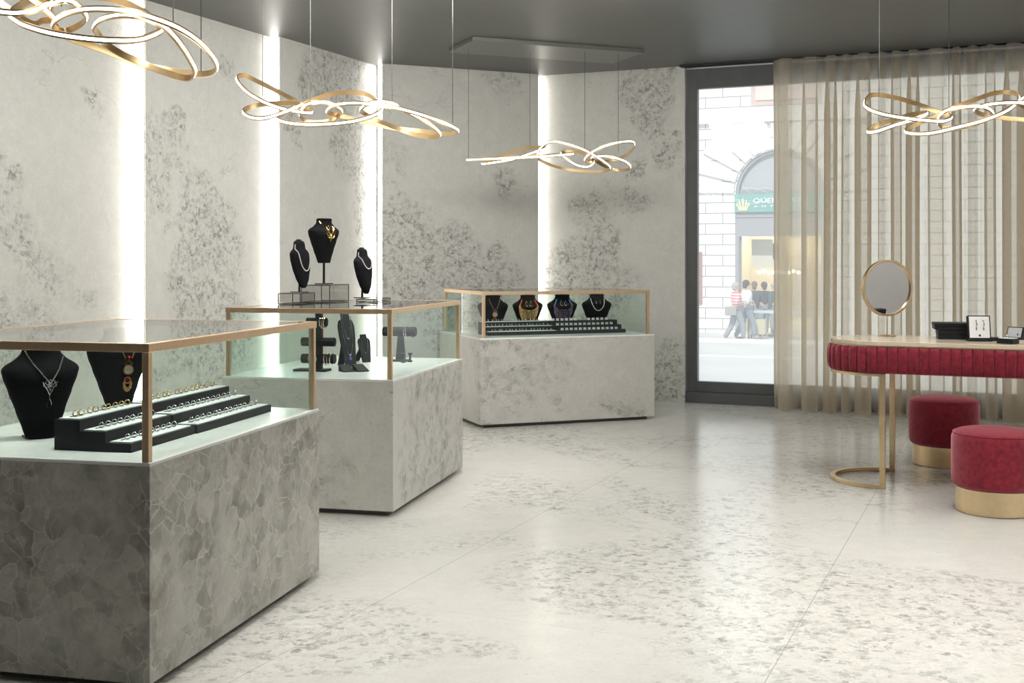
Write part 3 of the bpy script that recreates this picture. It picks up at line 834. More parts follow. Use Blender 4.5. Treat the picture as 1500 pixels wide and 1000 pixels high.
# ---- case 2, inside ---------------------------------------------------
def band_ring(m, c, R_, w, r, axis):
    m.torus(c, R_, r, axis, 24, 6)
def bracelet_stand():
    q = onz(461, 543, ZS); 
    t = thing('bracelet_stand', 'tall black three bar bracelet stand in the middle case', 'bracelet stand', (q.x, q.y, ZS), R(ANG - 90), 'bracelet stands in the middle case')
    MB().box(-.115, .085, -.05, .05, .0006, .012).build('foot_plate', M['case_black'], t, bevel=.001)
    MB().box(.010, .046, -.016, .016, .01, .352).build('column', M['case_black'], t, bevel=.001)
    specs = [(.285, .075, .026), (.170, .125, .026), (.072, .125, .028)]
    nm = ['top', 'middle', 'bottom']
    for (z, e, r), k in zip(specs, nm):
        m = MB(); m.cyl((-e * .62, 0, z), (e, 0, z), r, 24); m.build('bar', M['leather'], t, smooth=True)
    for bi, (z, e, r) in enumerate(specs):
        xs = {0: (.042, .054, .066), 1: (), 2: (.07, .088, .106)}[bi]
        for i, x in enumerate(xs):
            o = MB(); o.torus((0, 0, 0), r + .0055, .0022 if (i + bi) % 2 else .003, 'x', 24, 6)
            ob = o.build('bracelet', M['silver'] if (i + bi) % 2 == 0 else M['gold3'], smooth=True)
            ca = R(ANG - 90); ob.location = (q.x + x * math.cos(ca), q.y + x * math.sin(ca), ZS + z - .0022); ob.rotation_euler = (0, 0.06 * (i - 1), ca)
            tag(ob, '%s bracelet, %s from left, %s bar of the three bar stand' % ('silver' if (i + bi) % 2 == 0 else 'gold', ORD[i], nm[bi]), 'bracelet', 'bracelets in the middle case')
    # bangle leaning on the column
    m = MB(); m.torus((0, 0, 0), .026, .003, 'y', 26, 6)
    for k in range(16):
        a = 2 * PI * k / 16; m.sphere((.026 * math.cos(a), -.002, .026 * math.sin(a)), .0042, 6, 5)
    ob = m.build('bangle', M['silver'], smooth=True); ca = R(ANG - 90)
    ob.location = (q.x + .0 * math.cos(ca) + .036 * math.sin(ca), q.y - .036 * math.cos(ca), ZS + .075); ob.rotation_euler = (0, 0, ca)
    tag(ob, 'round silver bangle hanging on the front of the bracelet stand column', 'bangle', 'bracelets in the middle case')
bracelet_stand()
def necklace_easel(px, py, H, W, rz, label, two=True):
    q = onz(px, py, ZS)
    t = thing('necklace_easel', label, 'necklace stand', (q.x, q.y, ZS), rz, 'necklace stands in the middle case')
    lean = .24
    sil = [(-.30, 0), (.30, 0), (.46, .55), (.48, .74), (.40, .84), (.24, .88), (.22, 1.), (-.22, 1.), (-.24, .88), (-.40, .84), (-.48, .74), (-.46, .55)]
    m = MB(); th = .014
    fr_ = [Vector((x * W, lean * z * H, z * H + .002)) for x, z in sil]
    m.rings([[v - Vector((0, th / 2, 0)) for v in fr_], [v + Vector((0, th / 2, 0)) for v in fr_]])
    m.build('board', M['case_black'], t, bevel=.003)
    m = MB(); m.rings([[Vector((x, .0 + .11, .002)), Vector((x, lean * .6 * H + .008, .6 * H)), Vector((x, lean * .62 * H + .008, .66 * H)), Vector((x, .122, .002))] for x in (-.02, .02)])
    m.build('rear_strut', M['case_black'], t)
    def fp(x, h): return Vector((x, lean * h * H - th / 2 - .0025, h * H))
    return t, fp
q = onz(517, 537, ZS)
te, fp = necklace_easel(514, 537, .325, .120, R(40), 'tall black necklace easel with a purple pendant chain in the middle case')
def chain_on(te, fp, label, w, h0, hb, pend=None, name='chain_necklace'):
    n = thing(name, label, 'necklace', te.location, te.rotation_euler.z, 'necklaces on display')
    pts = [fp(-w * math.cos(PI * i / 30), h0 - (h0 - hb) * math.sin(PI * i / 30)) for i in range(31)]
    MB().tube(pts, .0018, 6).build('chain', M['silver'], n, smooth=True)
    if pend:
        c = fp(0, hb); MB().sphere(c - Vector((0, .003, .021)), .0085, 12, 8, (1, .6, 1.45)).build('gemstone', prin('violet gem', (.16, .12, .75), .15), n, smooth=True)
        MB().torus(c - Vector((0, .001, .004)), .005, .0014, 'y', 14, 5).build('bail', M['silver'], n, smooth=True)
chain_on(te, fp, 'long silver chain with an oval violet pendant on the tall easel', .036, .93, .22, True, 'pendant_necklace')
chain_on(te, fp, 'short plain silver chain on the tall easel above the violet pendant', .026, .95, .52)
te2, fp2 = necklace_easel(537, 531, .175, .095, R(42), 'small black necklace board behind the tall easel in the middle case')
chain_on(te2, fp2, 'fine silver chain on the small black board behind the easel', .022, .85, .35)
for i, (px, py) in enumerate(((509, 543.5), (530, 543))):
    q = onz(px, py, ZS); o = MB()
    o.rings([[Vector((x, -.035, .001)), Vector((x, .045, .001)), Vector((x, .045, .040)), Vector((x, -.035, .006))] for x in (-.034, .034)])
    o = o.build('ring_wedge', M['case_black'], bevel=.001); o.location = (q.x, q.y - .03, ZS); o.rotation_euler = (0, 0, R(30 - 100 * 0 + i * 6))
    tag(o, 'low black wedge at the foot of the tall easel, %s one' % ('left' if i == 0 else 'right'), 'ring wedge', 'ring wedges in the middle case')
# single bar stand on the right
q = onz(587, 529, ZS)
ts = thing('bracelet_stand', 'single bar black bracelet stand behind the corner post of the middle case', 'bracelet stand', (q.x, q.y, ZS), R(-14), 'bracelet stands in the middle case')
MB().box(-.05, .05, -.045, .045, .0006, .012).build('foot_plate', M['case_black'], ts, bevel=.001)
m = MB(); m.rings([[Vector((-.03, -.014, .01)), Vector((.03, -.014, .01)), Vector((.03, .014, .01)), Vector((-.03, .014, .01))], [Vector((-.016, -.012, .175)), Vector((.016, -.012, .175)), Vector((.016, .012, .175)), Vector((-.016, .012, .175))]])
m.build('column', M['case_black'], ts)
MB().cyl((-.115, 0, .19), (.10, 0, .19), .030, 24).build('bar', M['leather'], ts, smooth=True)
for i, x in enumerate((.030, .043, .082)):
    m = MB(); m.torus((0, 0, 0), .0335, .0028, 'x', 24, 6); o = m.build('bracelet', M['silver'] if i < 2 else M['dark'], smooth=True)
    ca = R(-14); o.location = (q.x + x * math.cos(ca), q.y + x * math.sin(ca), ZS + .188); o.rotation_euler = (0, 0, ca)
    tag(o, ['silver bracelet left of its pair on the single bar stand', 'silver bracelet right of its pair on the single bar stand', 'black bracelet at the right end of the single bar stand'][i], 'bracelet', 'bracelets in the middle case')
for i, (px, py) in enumerate(((589, 530.5), (599, 529.5))):
    q2 = onz(px, py, ZS); m = MB(); m.lathe([(.014, .0008), (.016, .008), (.008, .016), (.0055, .032), (.009, .046), (.015, .052), (.015, .058), (.004, .060)], 20)
    o = m.build('ring_pedestal', M['case_black'], smooth=True); o.location = (q2.x + .01, q2.y - .03, ZS)
    tag(o, 'tiny turned black ring pedestal before the single bar stand, %s one' % ('left' if i == 0 else 'right'), 'ring pedestal', 'ring pedestals in the middle case')

# ------------------------------------------------------------------ pendant lights
def smooth_loop(near, far, d, Yc, sc_, org):
    pts = []
    n = len(near)
    for i, p in enumerate(near): pts.append((p, -d * math.sin(PI * i / (n - 1))))
    k = len(far)
    for j, p in enumerate(far): pts.append((p, d * math.sin(PI * (j + 1) / (k + 1))))
    return [ony(org[0] + p[0] / sc_, org[1] + p[1] / sc_, Yc + dt) for p, dt in pts]
def ribbon(m_gold, m_led, pts, base, h=.027, th=.007, lh=.0125, lt=.0035):
    P = catmull(pts, True, 9); L = len(P); cen = sum(P, Vector()) / L
    ga, la_ = [], []
    nrm = Vector()
    for i in range(L): nrm += (P[i] - cen).cross(P[(i + 1) % L] - cen)
    sgn = 1 if nrm.z > 0 else -1
    if nrm.length > 0: nrm.normalize()
    for i in range(L):
        t = (P[(i + 1) % L] - P[i - 1]).normalized()
        up = Vector((0, 0, 1)) - t * t.z
        up = (up.normalized() * .55 + (nrm * sgn - t * t.dot(nrm * sgn)) * .75).normalized()
        out = t.cross(up).normalized() * sgn
        up = out.cross(t).normalized() * sgn
        if up.z < 0: up = -up
        c = P[i] - base
        ga.append([c + up * h / 2, c + up * h / 2 - out * th, c - up * h / 2 - out * th, c - up * h / 2])
        la_.append([c + up * lh / 2 + out * .0004, c + up * lh * .3 + out * lt, c - up * lh * .3 + out * lt, c - up * lh / 2 + out * .0004])
    m_gold.rings(ga, True, False, True); m_led.rings(la_, True, False, True)
    return P
def pendant(label, loops, Yc, sc_, org, cables, canopy, k_led=1.):
    cc, L, W, ang = canopy
    t = thing('pendant_light', label, 'pendant light', (cc[0], cc[1], ZC), 0, 'knotted gold ribbon pendant lights')
    base = Vector(t.location)
    for near, far, d in loops:
        g, l = MB(), MB()
        ribbon(g, l, smooth_loop(near, far, d, Yc, sc_, org), base)
        go = g.build('ribbon', M['ribbon'], t, smooth=True)
        l.build('led_ribbon', M['led_p'], go, smooth=True)
    rot = Matrix.Rotation(ang, 4, 'Z')
    MB().box(-L / 2, L / 2, -W / 2, W / 2, -.035, -.0005, rot).build('canopy', prin('grey metal canopy', (.17, .168, .16), .35, .3), t, bevel=.002)
    for (x, y, Y) in cables:
        b0 = ony(x, y, Y) - base
        MB().cyl((b0.x, b0.y, b0.z), (b0.x, b0.y, -.034), .0022, 8).build('cable', M['dark'] if False else prin('grey cable', (.12, .12, .12), .5), t)
    return t
# over the middle case
p2 = [
 ([(65, 345), (110, 410), (200, 470), (310, 515), (420, 540), (512, 548)], [(500, 525), (440, 490), (320, 425), (200, 365), (110, 326)], .16),
 ([(104, 545), (150, 575), (230, 580), (330, 552), (420, 515), (448, 497)], [(400, 488), (300, 491), (200, 501), (130, 520)], .16),
 ([(303, 578), (360, 605), (480, 618), (620, 614), (760, 598), (870, 568), (932, 528)], [(905, 478), (830, 434), (700, 428), (580, 450), (470, 490), (360, 540)], .24),
 ([(440, 560), (455, 525), (490, 495), (560, 485), (630, 492), (690, 530)], [(685, 555), (640, 588), (570, 605), (480, 600)], .12),
 ([(600, 540), (640, 505), (740, 490), (850, 495), (1000, 516), (1150, 555), (1280, 600), (1365, 638), (1385, 660)], [(1340, 673), (1260, 668), (1150, 656), (1000, 640), (850, 608), (720, 575), (630, 555)], .24),
 ([(800, 530), (840, 495), (910, 480), (970, 487), (1040, 520), (1120, 560), (1200, 605), (1260, 650), (1278, 682)], [(1230, 693), (1130, 680), (1030, 645), (920, 600), (835, 560)], .18)]
pendant('knotted gold ribbon pendant light hanging over the middle display case', p2, 7.1, 4.054, (330, 30),
        [(384.8, 140, 7.0), (454.6, 147, 7.0), (574.2, 150, 7.1), (663, 180, 7.1)], ((-.97, 7.0), 1.6, .5, R(167)))
p1 = [
 ([(320, 140), (400, 80), (520, 55), (660, 54), (800, 70), (940, 110), (1080, 165), (1200, 240), (1290, 330), (1328, 400)], [(1310, 440), (1240, 455), (1130, 448), (1000, 425), (850, 392), (650, 312), (450, 245), (350, 190)], .24),
 ([(570, 160), (620, 112), (730, 90), (850, 100), (985, 150), (1060, 215), (1130, 305), (1185, 400), (1195, 445)], [(1160, 480), (1080, 467), (950, 422), (860, 382), (740, 330), (640, 265), (590, 200)], .18),
 ([(55, 90), (85, 120), (150, 155), (300, 200), (500, 232), (700, 247), (860, 240), (985, 190)], [(970, 155), (920, 100), (840, 50), (740, 10), (600, -20), (400, -20), (200, 0), (90, 50)], .24),
 ([(310, 40), (350, 10), (400, 0), (470, 25), (530, 95)], [(510, 140), (440, 180), (380, 192), (330, 150)], .12),
 ([(-420, 0), (-200, 50), (0, 72), (110, 78), (220, 58), (315, 10)], [(250, -40), (100, -70), (-100, -70), (-300, -40)], .18),
 ([(-380, -200), (-200, -150), (0, -100), (180, -10), (330, 110)], [(260, 130), (200, 148), (60, 60), (-150, -100), (-300, -190)], .16)]
pendant('knotted gold ribbon pendant light cut off at the upper left, over the nearest case', p1, 4.7, 4.167, (0, 0),
        [(253.7, 33, 4.5), (294.5, 105, 4.85), (90, 10, 4.6), (-60, 0, 4.7)], ((-1.75, 4.7), 1.6, .5, R(167)))
p3 = [
 ([(182, 850), (300, 846), (430, 840), (620, 831), (740, 822), (832, 814)], [(740, 818), (620, 827), (430, 836), (300, 843)], .20),
 ([(275, 875), (380, 862), (470, 845), (560, 815), (662, 782)], [(640, 772), (560, 776), (480, 796), (400, 820), (320, 852)], .16),
 ([(615, 838), (625, 790), (665, 750), (720, 738), (800, 755), (900, 790), (980, 835), (1045, 880), (1056, 905)], [(1000, 922), (880, 921), (760, 902), (670, 873)], .22),
 ([(758, 812), (800, 850), (860, 884), (920, 892), (956, 870)], [(945, 840), (900, 812), (830, 795), (780, 798)], .12),
 ([(902, 852), (930, 815), (1000, 775), (1100, 745), (1190, 738), (1206, 762)], [(1180, 800), (1120, 840), (1040, 858), (950, 862)], .16),
 ([(945, 835), (1010, 828), (1080, 836), (1150, 860), (1182, 890)], [(1160, 912), (1100, 912), (1045, 900), (970, 860)], .14)]
pendant('knotted gold ribbon pendant light over the farthest case, hung from a flat ceiling plate', p3, 10.35, 4.167, (640, 30),
        [(686.3, 232, 10.2), (776.3, 214, 10.3), (856.7, 218, 10.35), (905.7, 222, 10.45)], ((.307, 10.39), 1.62, .62, R(21.6)))
p4 = [
 ([(519, 400), (545, 428), (610, 452), (720, 473), (850, 487), (940, 490), (978, 468)], [(900, 438), (800, 402), (700, 371), (600, 353), (545, 360)], .16),
 ([(539, 548), (590, 543), (680, 512), (780, 482), (852, 450)], [(790, 452), (700, 476), (600, 506), (555, 528)], .14),
 ([(733, 545), (790, 557), (880, 552), (1000, 525), (1150, 485), (1270, 435), (1332, 378)], [(1300, 341), (1200, 345), (1080, 386), (960, 430), (860, 480), (775, 515)], .24),
 ([(905, 478), (945, 437), (1050, 415), (1150, 416), (1196, 446)], [(1180, 472), (1130, 495), (1050, 520), (960, 530), (915, 512)], .12),
 ([(1100, 425), (1180, 402), (1300, 394), (1400, 400), (1600, 440), (1800, 490), (1900, 530)], [(1800, 545), (1600, 515), (1450, 490), (1300, 480), (1180, 465), (1115, 448)], .24),
 ([(1330, 395), (1400, 355), (1550, 370), (1700, 440), (1790, 520)], [(1700, 560), (1550, 520), (1420, 450)], .18)]
pendant('knotted gold ribbon pendant light at the right, hanging before the curtain over the desk', p4, 7.0, 3.571, (1120, 40),
        [(1288, 142, 6.9), (1390, 166, 7.0), (1520, 150, 7.0), (1620, 180, 7.0)], ((3.1, 6.95), 1.6, .5, R(157)))

# ------------------------------------------------------------------ dressing desk
DC = Vector((2.363, 7.39, 0)); DA = AA - PI / 2          # local x to the right along the desk
td = thing('dressing_desk', 'oval dressing desk with beige stone top and wine red channelled velvet apron', 'desk', (DC.x, DC.y, 0), DA)
DL = 1.55
def stadium(r, L, n=24):
    pts = [(r * math.cos(a), r * math.sin(a)) for a in [PI / 2 + PI * i / n for i in range(n + 1)]]
    pts += [(L + r * math.cos(a), r * math.sin(a)) for a in [-PI / 2 + PI * i / n for i in range(n + 1)]]
    return pts
def stadium_pt(r, L, s):                                  # point and outward normal at arc length s (measured at radius r)
    half = PI * r; tot = 2 * half + 2 * L; s %= tot
    if s < half: a = PI / 2 + s / r; return (r * math.cos(a), r * math.sin(a)), (math.cos(a), math.sin(a))
    s -= half
    if s < L: return (s, -r), (0, -1)
    s -= L
    if s < half: a = -PI / 2 + s / r; return (L + r * math.cos(a), r * math.sin(a)), (math.cos(a), math.sin(a))
    s -= half; return (L - s, r), (0, 1)
m = MB(); m.prism(stadium(.332, DL), .868, .895); m.build('desk_top', M['marble'], td, bevel=.003)
m = MB(); m.prism(stadium(.333, DL), .862, .8675); m.build('trim_band', M['gold2'], td)
r0 = .330; per = 2 * PI * r0 + 2 * DL; nch = round(per / .0605); K = 10
prof = [(-.016, .700), (-.004, .704), (.006, .715), (.011, .745), (.012, .785), (.011, .825), (.006, .850), (-.004, .860), (-.016, .863)]
rings = []
for off, z in prof:
    ring = []
    for i in range(nch * K):
        s = per * i / (nch * K); (x, y), (nx, ny) = stadium_pt(r0, DL, s)
        sc_ = abs(math.sin(PI * (i % K) / K)) ** .45
        o_ = off * (.35 + .65 * sc_) + .017 * sc_ - .005
        ring.append(Vector((x + nx * o_, y + ny * o_, z)))
    rings.append(ring)
m = MB(); m.rings(rings); m.build('velvet_apron', M['velvet_red'], td, smooth=False)
for p_ in td.children[-1].data.polygons: p_.use_smooth = True
# gold leg frames, one at each end
def leg_frame(cx, sg):
    def arc(r, a0, a1, n=28): return [(cx + sg * r * math.cos(a), r * math.sin(a)) for a in [a0 + (a1 - a0) * i / n for i in range(n + 1)]]
    outl = arc(.335, PI / 2, 3 * PI / 2) + arc(.303, 3 * PI / 2, PI / 2)
    MB().prism(outl, .0006, .022).build('foot_ring', M['gold2'], td, bevel=.002)
    MB().prism(outl, .682, .6995).build('upper_ring', M['gold2'], td, bevel=.002)
    for y in (-.335, .303):
        x0, x1 = sorted((cx - sg * .0005, cx + sg * .034))
        MB().box(x0, x1, y, y + .032, .0008, .6995).build('leg', M['gold2'], td, bevel=.002)
leg_frame(0, 1); leg_frame(DL, -1)
ZD = .8955
# mirror
q = onz(1299.5, 492, ZD)
tm = thing('vanity_mirror', 'round gold rimmed mirror on a thin stem on the desk', 'mirror', (q.x, q.y, ZD), R(16))
zc_ = (1.4 - (421.5 - HY) / F * q.y) - ZD
MB().lathe([(.055, 0), (.055, .006), (.05, .008), (.01, .010)], 32).build('foot', M['gold2'], tm, smooth=True)
MB().cyl((0, 0, .006), (0, 0, zc_ - .175), .004, 12).build('stem', M['gold2'], tm, smooth=True)
def disc_ring(R1, R0, y0, y1, n=64):
    m = MB(); prof = [(R1, y0), (R1, y1), (R0, y1), (R0, y0)]
    m.rings([[Vector((r * math.cos(2 * PI * k / n), y, r * math.sin(2 * PI * k / n) + zc_)) for r, y in prof] for k in range(n)], True, False, True); return m
disc_ring(.184, .170, -.014, .014).build('rim', M['gold2'], tm, smooth=True, bevel=.001)
m = MB(); m.cyl((0, -.002, zc_), (0, .004, zc_), .1705, 64); m.build('mirror_glass', M['mirror'], tm)

# boxes on the desk
def blk_box(px, py, L, W, H, rz, z0, label, name='jewelry_box'):
    q = onz(px, py, ZD)
    t = thing(name, label, 'jewellery box', (q.x, q.y, z0), rz, 'black jewellery boxes on the desk')
    MB().box(0, L, 0, W, .0005, H * .5).build('box', M['leather'], t, bevel=.002)
    MB().box(-.003, L + .003, -.003, W + .003, H * .5 + .0008, H).build('lid', M['leather'], t, bevel=.002)
    return t
blk_box(1375, 496.5, .225, .15, .058, R(-14), ZD, 'closed black jewellery box, lower one of the stack on the desk')
blk_box(1369.5, 496.5, .250, .17, .042, R(-14), ZD + .059, 'closed black jewellery box lying on top of the other one')
q = onz(1419, 499.5, ZD)
te_ = thing('earring_box', 'open black earring box standing upright with a white card inside', 'jewellery box', (q.x, q.y, ZD), R(-8), 'black jewellery boxes on the desk')
lean = Matrix.Rotation(R(-12), 4, 'X')
W_, H_, D_ = .132, .150, .040
m = MB(); m.box(0, W_, 0, D_, .0, H_, lean)
m.build('box', M['leather'], te_, bevel=.002, loc=(0, 0, .009))
MB().box(.007, W_ - .007, -.0012, .001, .012, H_ - .007, lean).build('card', M['white'], te_, loc=(0, 0, .009))
MB().box(W_ * .5 - .006, W_ * .5 + .006, -.0018, -.001, .020, .032, lean).build('printed_mark', M['dark'], te_, loc=(0, 0, .009))
MB().box(-.006, W_ + .006, -.012, .05, .0005, .012).build('front_edge', M['leather'], te_, bevel=.001)
MB().box(W_ - .05, W_ + .07, .035, .115, .0006, .020).build('lid', M['leather'], te_, bevel=.002)
for i, x in enumerate((W_ * .36, W_ * .68)):
    o = thing('earring', 'silver drop earring on the white card, %s one' % ('left' if i == 0 else 'right'), 'earring', te_.location, te_.rotation_euler.z, 'earrings on the white card')
    o.location = Vector(te_.location) + Vector((0, 0, .009))
    L3 = lambda x, z, d=.004: lean @ Vector((x, -d, z))
    MB().sphere(L3(x, .118), .0055, 8, 6).build('stud', M['gold3'], o, smooth=True)
    m = MB(); m.tube([L3(x + .002, .112), L3(x + .004, .100)], .0016, 6); m.sphere(L3(x + .004, .094), .006, 8, 6, (.8, .5, 1.4)); m.tube([L3(x + .002, .086), L3(x, .074)], .0012, 5); m.sphere(L3(x, .066), .006, 8, 6, (.8, .5, 1.7))
    m.build('drop', M['silver'], o, smooth=True)
q = onz(1464.5, 503.6, ZD)
tr_ = thing('ring_box', 'small open black ring box with pale lining near the desk edge', 'jewellery box', (q.x, q.y + .045, ZD), R(-52), 'black jewellery boxes on the desk')
m = MB(); w = .10
m.box(0, w, 0, .075, .0006, .030); m.build('box', M['leather'], tr_, bevel=.002)
MB().box(.006, w - .006, .006, .069, .0305, .034).build('cushion', M['white'], tr_, bevel=.001)
rx = Matrix.Translation((0, .078, .031)) @ Matrix.Rotation(R(-22), 4, 'X')
m = MB(); m.box(.012, w + .012, .0, .03, 0, .072, rx); m.build('lid', M['leather'], tr_, bevel=.002)
MB().box(.019, w + .005, -.0012, .002, .006, .066, rx).build('lining', prin('pale grey satin', (.50, .51, .53), .35), tr_)
MB().box(w - .02, w - .012, -.0018, -.001, .018, .030, rx).build('printed_mark', M['dark'], tr_)
m = MB(); m.torus((w * .45, .035, .042), .009, .0016, 'x', 18, 6); o = m.build('ring', M['silver'], smooth=True)
o.location = tr_.location; o.rotation_euler = tr_.rotation_euler
tag(o, 'silver ring set in the open ring box on the desk', 'ring')

# ------------------------------------------------------------------ stools
def stool(x, y, label):
    t = thing('velvet_stool', label, 'stool', (x, y, 0), 0, 'wine red velvet stools')
    MB().lathe([(.202, .0006), (.206, .004), (.206, .136), (.20, .138)], 64).build('base_band', M['gold2'], t, smooth=True)
    MB().lathe([(.15, .1385), (.206, .140), (.218, .146), (.226, .160), (.229, .20), (.229, .36), (.228, .405), (.223, .425), (.213, .438), (.195, .447), (.16, .455), (.10, .461), (.04, .463), (.005, .4635)], 64).build('seat', M['velvet_red'], t, smooth=True)
    m = MB(); m.torus((0, 0, .4335), .2185, .0035, 'z', 64, 6); m.build('piping', M['velvet_red'], t, smooth=True)
    return t
stool(2.95, 7.96, 'wine red velvet stool with gold base, farther one behind the desk leg')
stool(2.68, 6.47, 'wine red velvet stool with gold base, nearer one cut by the picture edge')

# ------------------------------------------------------------------ outside
GZ = -1.0
FAng = R(159.8 - 180)
FP = Vector((7.13, 37.5, GZ)); fdir = Vector((math.cos(FAng), math.sin(FAng), 0)); fout = Vector((-fdir.y, fdir.x, 0))
o = MB().box(-45, 45, -16.5, 14, -.3, 0).build('ground', prin('pale street paving', (.62, .62, .61), .7, noise=.05, nscale=.6), loc=(FP.x, FP.y, GZ), rot=(0, 0, FAng))
struct(o)
kb = MB(); kb.box(-40, 40, -4.35, -4.05, 0, .10).build('trim_2', prin('white kerb stone', (.85, .85, .84), .7), loc=(FP.x, FP.y, GZ + .001), rot=(0, 0, FAng))
struct(bpy.data.objects['trim_2'])
kb = MB(); kb.box(-40, 40, -9.2, -8.95, 0, .02).build('trim_3', prin('white road line', (.85, .85, .84), .7), loc=(FP.x, FP.y, GZ + .001), rot=(0, 0, FAng))
struct(bpy.data.objects['trim_3'])
def fx(px):                                              # photograph column -> distance along the facade
    k = (px - CX) / F
    return (k * FP.y - FP.x) / (fdir.x - k * fdir.y)
def fz(px, py):
    s = fx(px); Y = FP.y + fdir.y * s; return EYE - (py - HY) / F * Y - GZ
tf = thing('building', 'white stone building across the street with an arched shop front', 'building', FP, FAng)
sL = fx(1077); sign_r = fx(1187); mid = fx(1142)
rad = mid - fx(1077.5); zspring = fz(1085, 284)
zs_top = fz(1090, 346); zsill = .25
# wall with an arched opening
def arch_wall():
    m = MB(); n = 28
    zt = 15.; xl, xr = -30., 30.
    arc = [(mid + rad * math.cos(PI - PI * i / n), zspring + rad * math.sin(PI - PI * i / n)) for i in range(n + 1)]
    fl_ = [(xl, 0), (mid - rad, 0)] ; 
    m._mk([Vector((x, 0, z)) for x, z in [(xl, 0), (mid - rad, 0), (mid - rad, zspring), (xl, zspring)]], [(0, 1, 2, 3)])
    m._mk([Vector((x, 0, z)) for x, z in [(mid + rad, 0), (xr, 0), (xr, zspring), (mid + rad, zspring)]], [(0, 1, 2, 3)])
    m._mk([Vector((x, 0, z)) for x, z in [(xl, zspring), (mid - rad, zspring), (mid - rad, zt), (xl, zt)]], [(0, 1, 2, 3)])
    m._mk([Vector((x, 0, z)) for x, z in [(mid + rad, zspring), (xr, zspring), (xr, zt), (mid + rad, zt)]], [(0, 1, 2, 3)])
    for i in range(n):
        (x0, z0), (x1, z1) = arc[i], arc[i + 1]
        m._mk([Vector((x0, 0, z0)), Vector((x1, 0, z1)), Vector((x1, 0, zt)), Vector((x0, 0, zt))], [(0, 1, 2, 3)])
        m._mk([Vector((x0, 0, z0)), Vector((x1, 0, z1)), Vector((x1, .6, z1)), Vector((x0, .6, z0))], [(0, 1, 2, 3)])
    for x in (mid - rad, mid + rad): m._mk([Vector((x, 0, 0)), Vector((x, .6, 0)), Vector((x, .6, zspring)), Vector((x, 0, zspring))], [(0, 1, 2, 3)])
    m._mk([Vector((xl, 6, 0)), Vector((xr, 6, 0)), Vector((xr, 6, zt)), Vector((xl, 6, zt))], [(0, 1, 2, 3)])
    m._mk([Vector((xl, 0, zt)), Vector((xr, 0, zt)), Vector((xr, 6, zt)), Vector((xl, 6, zt))], [(0, 1, 2, 3)])
    m.build('wall', M['facade'], tf)
arch_wall()
M['blk'] = prin('smooth white stone', (.84, .83, .80), .8)
nv = 13
for i in range(nv):                                      # wedge stones of the arch
    a0 = PI - PI * i / nv - .022; a1 = PI - PI * (i + 1) / nv + .022
    ro = rad * 2.0
    q4 = [(mid + rad * 1.04 * math.cos(a), zspring + rad * 1.04 * math.sin(a)) for a in (a0, (a0 + a1) / 2, a1)]
    q5 = [(mid + ro * math.cos(a), zspring + min(ro * math.sin(a), rad * 1.60)) for a in (a1, a0)]
    q6 = q4 + q5; m = MB(); m.rings([[Vector((x, -.09, z)) for x, z in q6], [Vector((x, .0, z)) for x, z in q6]])
    m.build('wedge_stone', M['blk'], tf)
m = MB(); m.box(-30, 30, -.14, .0, zspring + rad * 1.64, zspring + rad * 1.96); m.build('string_course', M['blk'], tf)
# arch trim, fanlight, shop front
greyf = prin('grey shop front metal', (.34, .34, .36), .5)
m = MB(); pr = [(rad, .05), (rad, .15), (rad * .93, .15), (rad * .93, .05)]
m.rings([[Vector((mid + r * math.cos(PI * i / 32), y, zspring + r * math.sin(PI * i / 32))) for r, y in pr] for i in range(33)], True, True); m.build('arch_trim', greyf, tf)
m = MB(); m.box(mid - rad * .95, mid + rad * .95, .12, .2, zspring - .05, zspring + .14); m.box(mid - .04, mid + .04, .12, .2, zspring, zspring + rad * .95); m.build('fanlight_frame', greyf, tf)
m = MB(); m.rings([[Vector((mid + rad * .94 * math.cos(PI * i / 24), y, zspring + rad * .94 * math.sin(PI * i / 24))) for i in range(25)] for y in (.18, .19)]); m.build('fanlight_pane', prin('reflecting grey window pane', (.45, .46, .48), .15), tf)
zA, zB = fz(1090, 284), fz(1090, 311)
sign = MB(); sign.box(sL, 2 * mid - sL + .0, -.10, .05, zB, zA).build('sign_board', prin('teal sign board', (.17, .40, .37), .5), tf)
m = MB(); m.box(sL, 2 * mid - sL, -.02, .1, zs_top, zB - .01); m.box(sL, sL + .12, -.02, .12, 0, zs_top); m.box(2 * mid - sL - .12, 2 * mid - sL, -.02, .12, 0, zs_top)
m.box(sL, 2 * mid - sL, -.05, .02, zB - .16, zB - .10); m.build('shop_frame', greyf, tf)
goldp = prin('pale gold sign paint', (.85, .74, .45), .4)
# crown emblem
cw = fx(1096) - fx(1080); cx0 = fx(1089); cz0 = fz(1090, 308.5); hh = fz(1090, 288) - cz0
m = MB()
def flatpoly(pts, y=-.10, th=.02): m.rings([[Vector((x, y - th, z)) for x, z in pts], [Vector((x, y, z)) for x, z in pts]])
flatpoly([(cx0 - cw * .38, cz0), (cx0 + cw * .38, cz0), (cx0 + cw * .44, cz0 + hh * .22), (cx0 - cw * .44, cz0 + hh * .22)])
for k, (dx, top, lean_) in enumerate(((-.50, .62, -.16), (-.26, .80, -.12), (0, 1.0, 0), (.26, .80, .12), (.50, .62, .16))):
    x = cx0 + dx * cw * .72
    flatpoly([(x - cw * .07, cz0 + hh * .22), (x + cw * .07, cz0 + hh * .22), (x + cw * (.10 + lean_), cz0 + hh * .6 * top), (x + cw * lean_ * 1.2, cz0 + hh * top), (x - cw * (.10 - lean_), cz0 + hh * .6 * top)])
m.build('crown_emblem', goldp, tf)
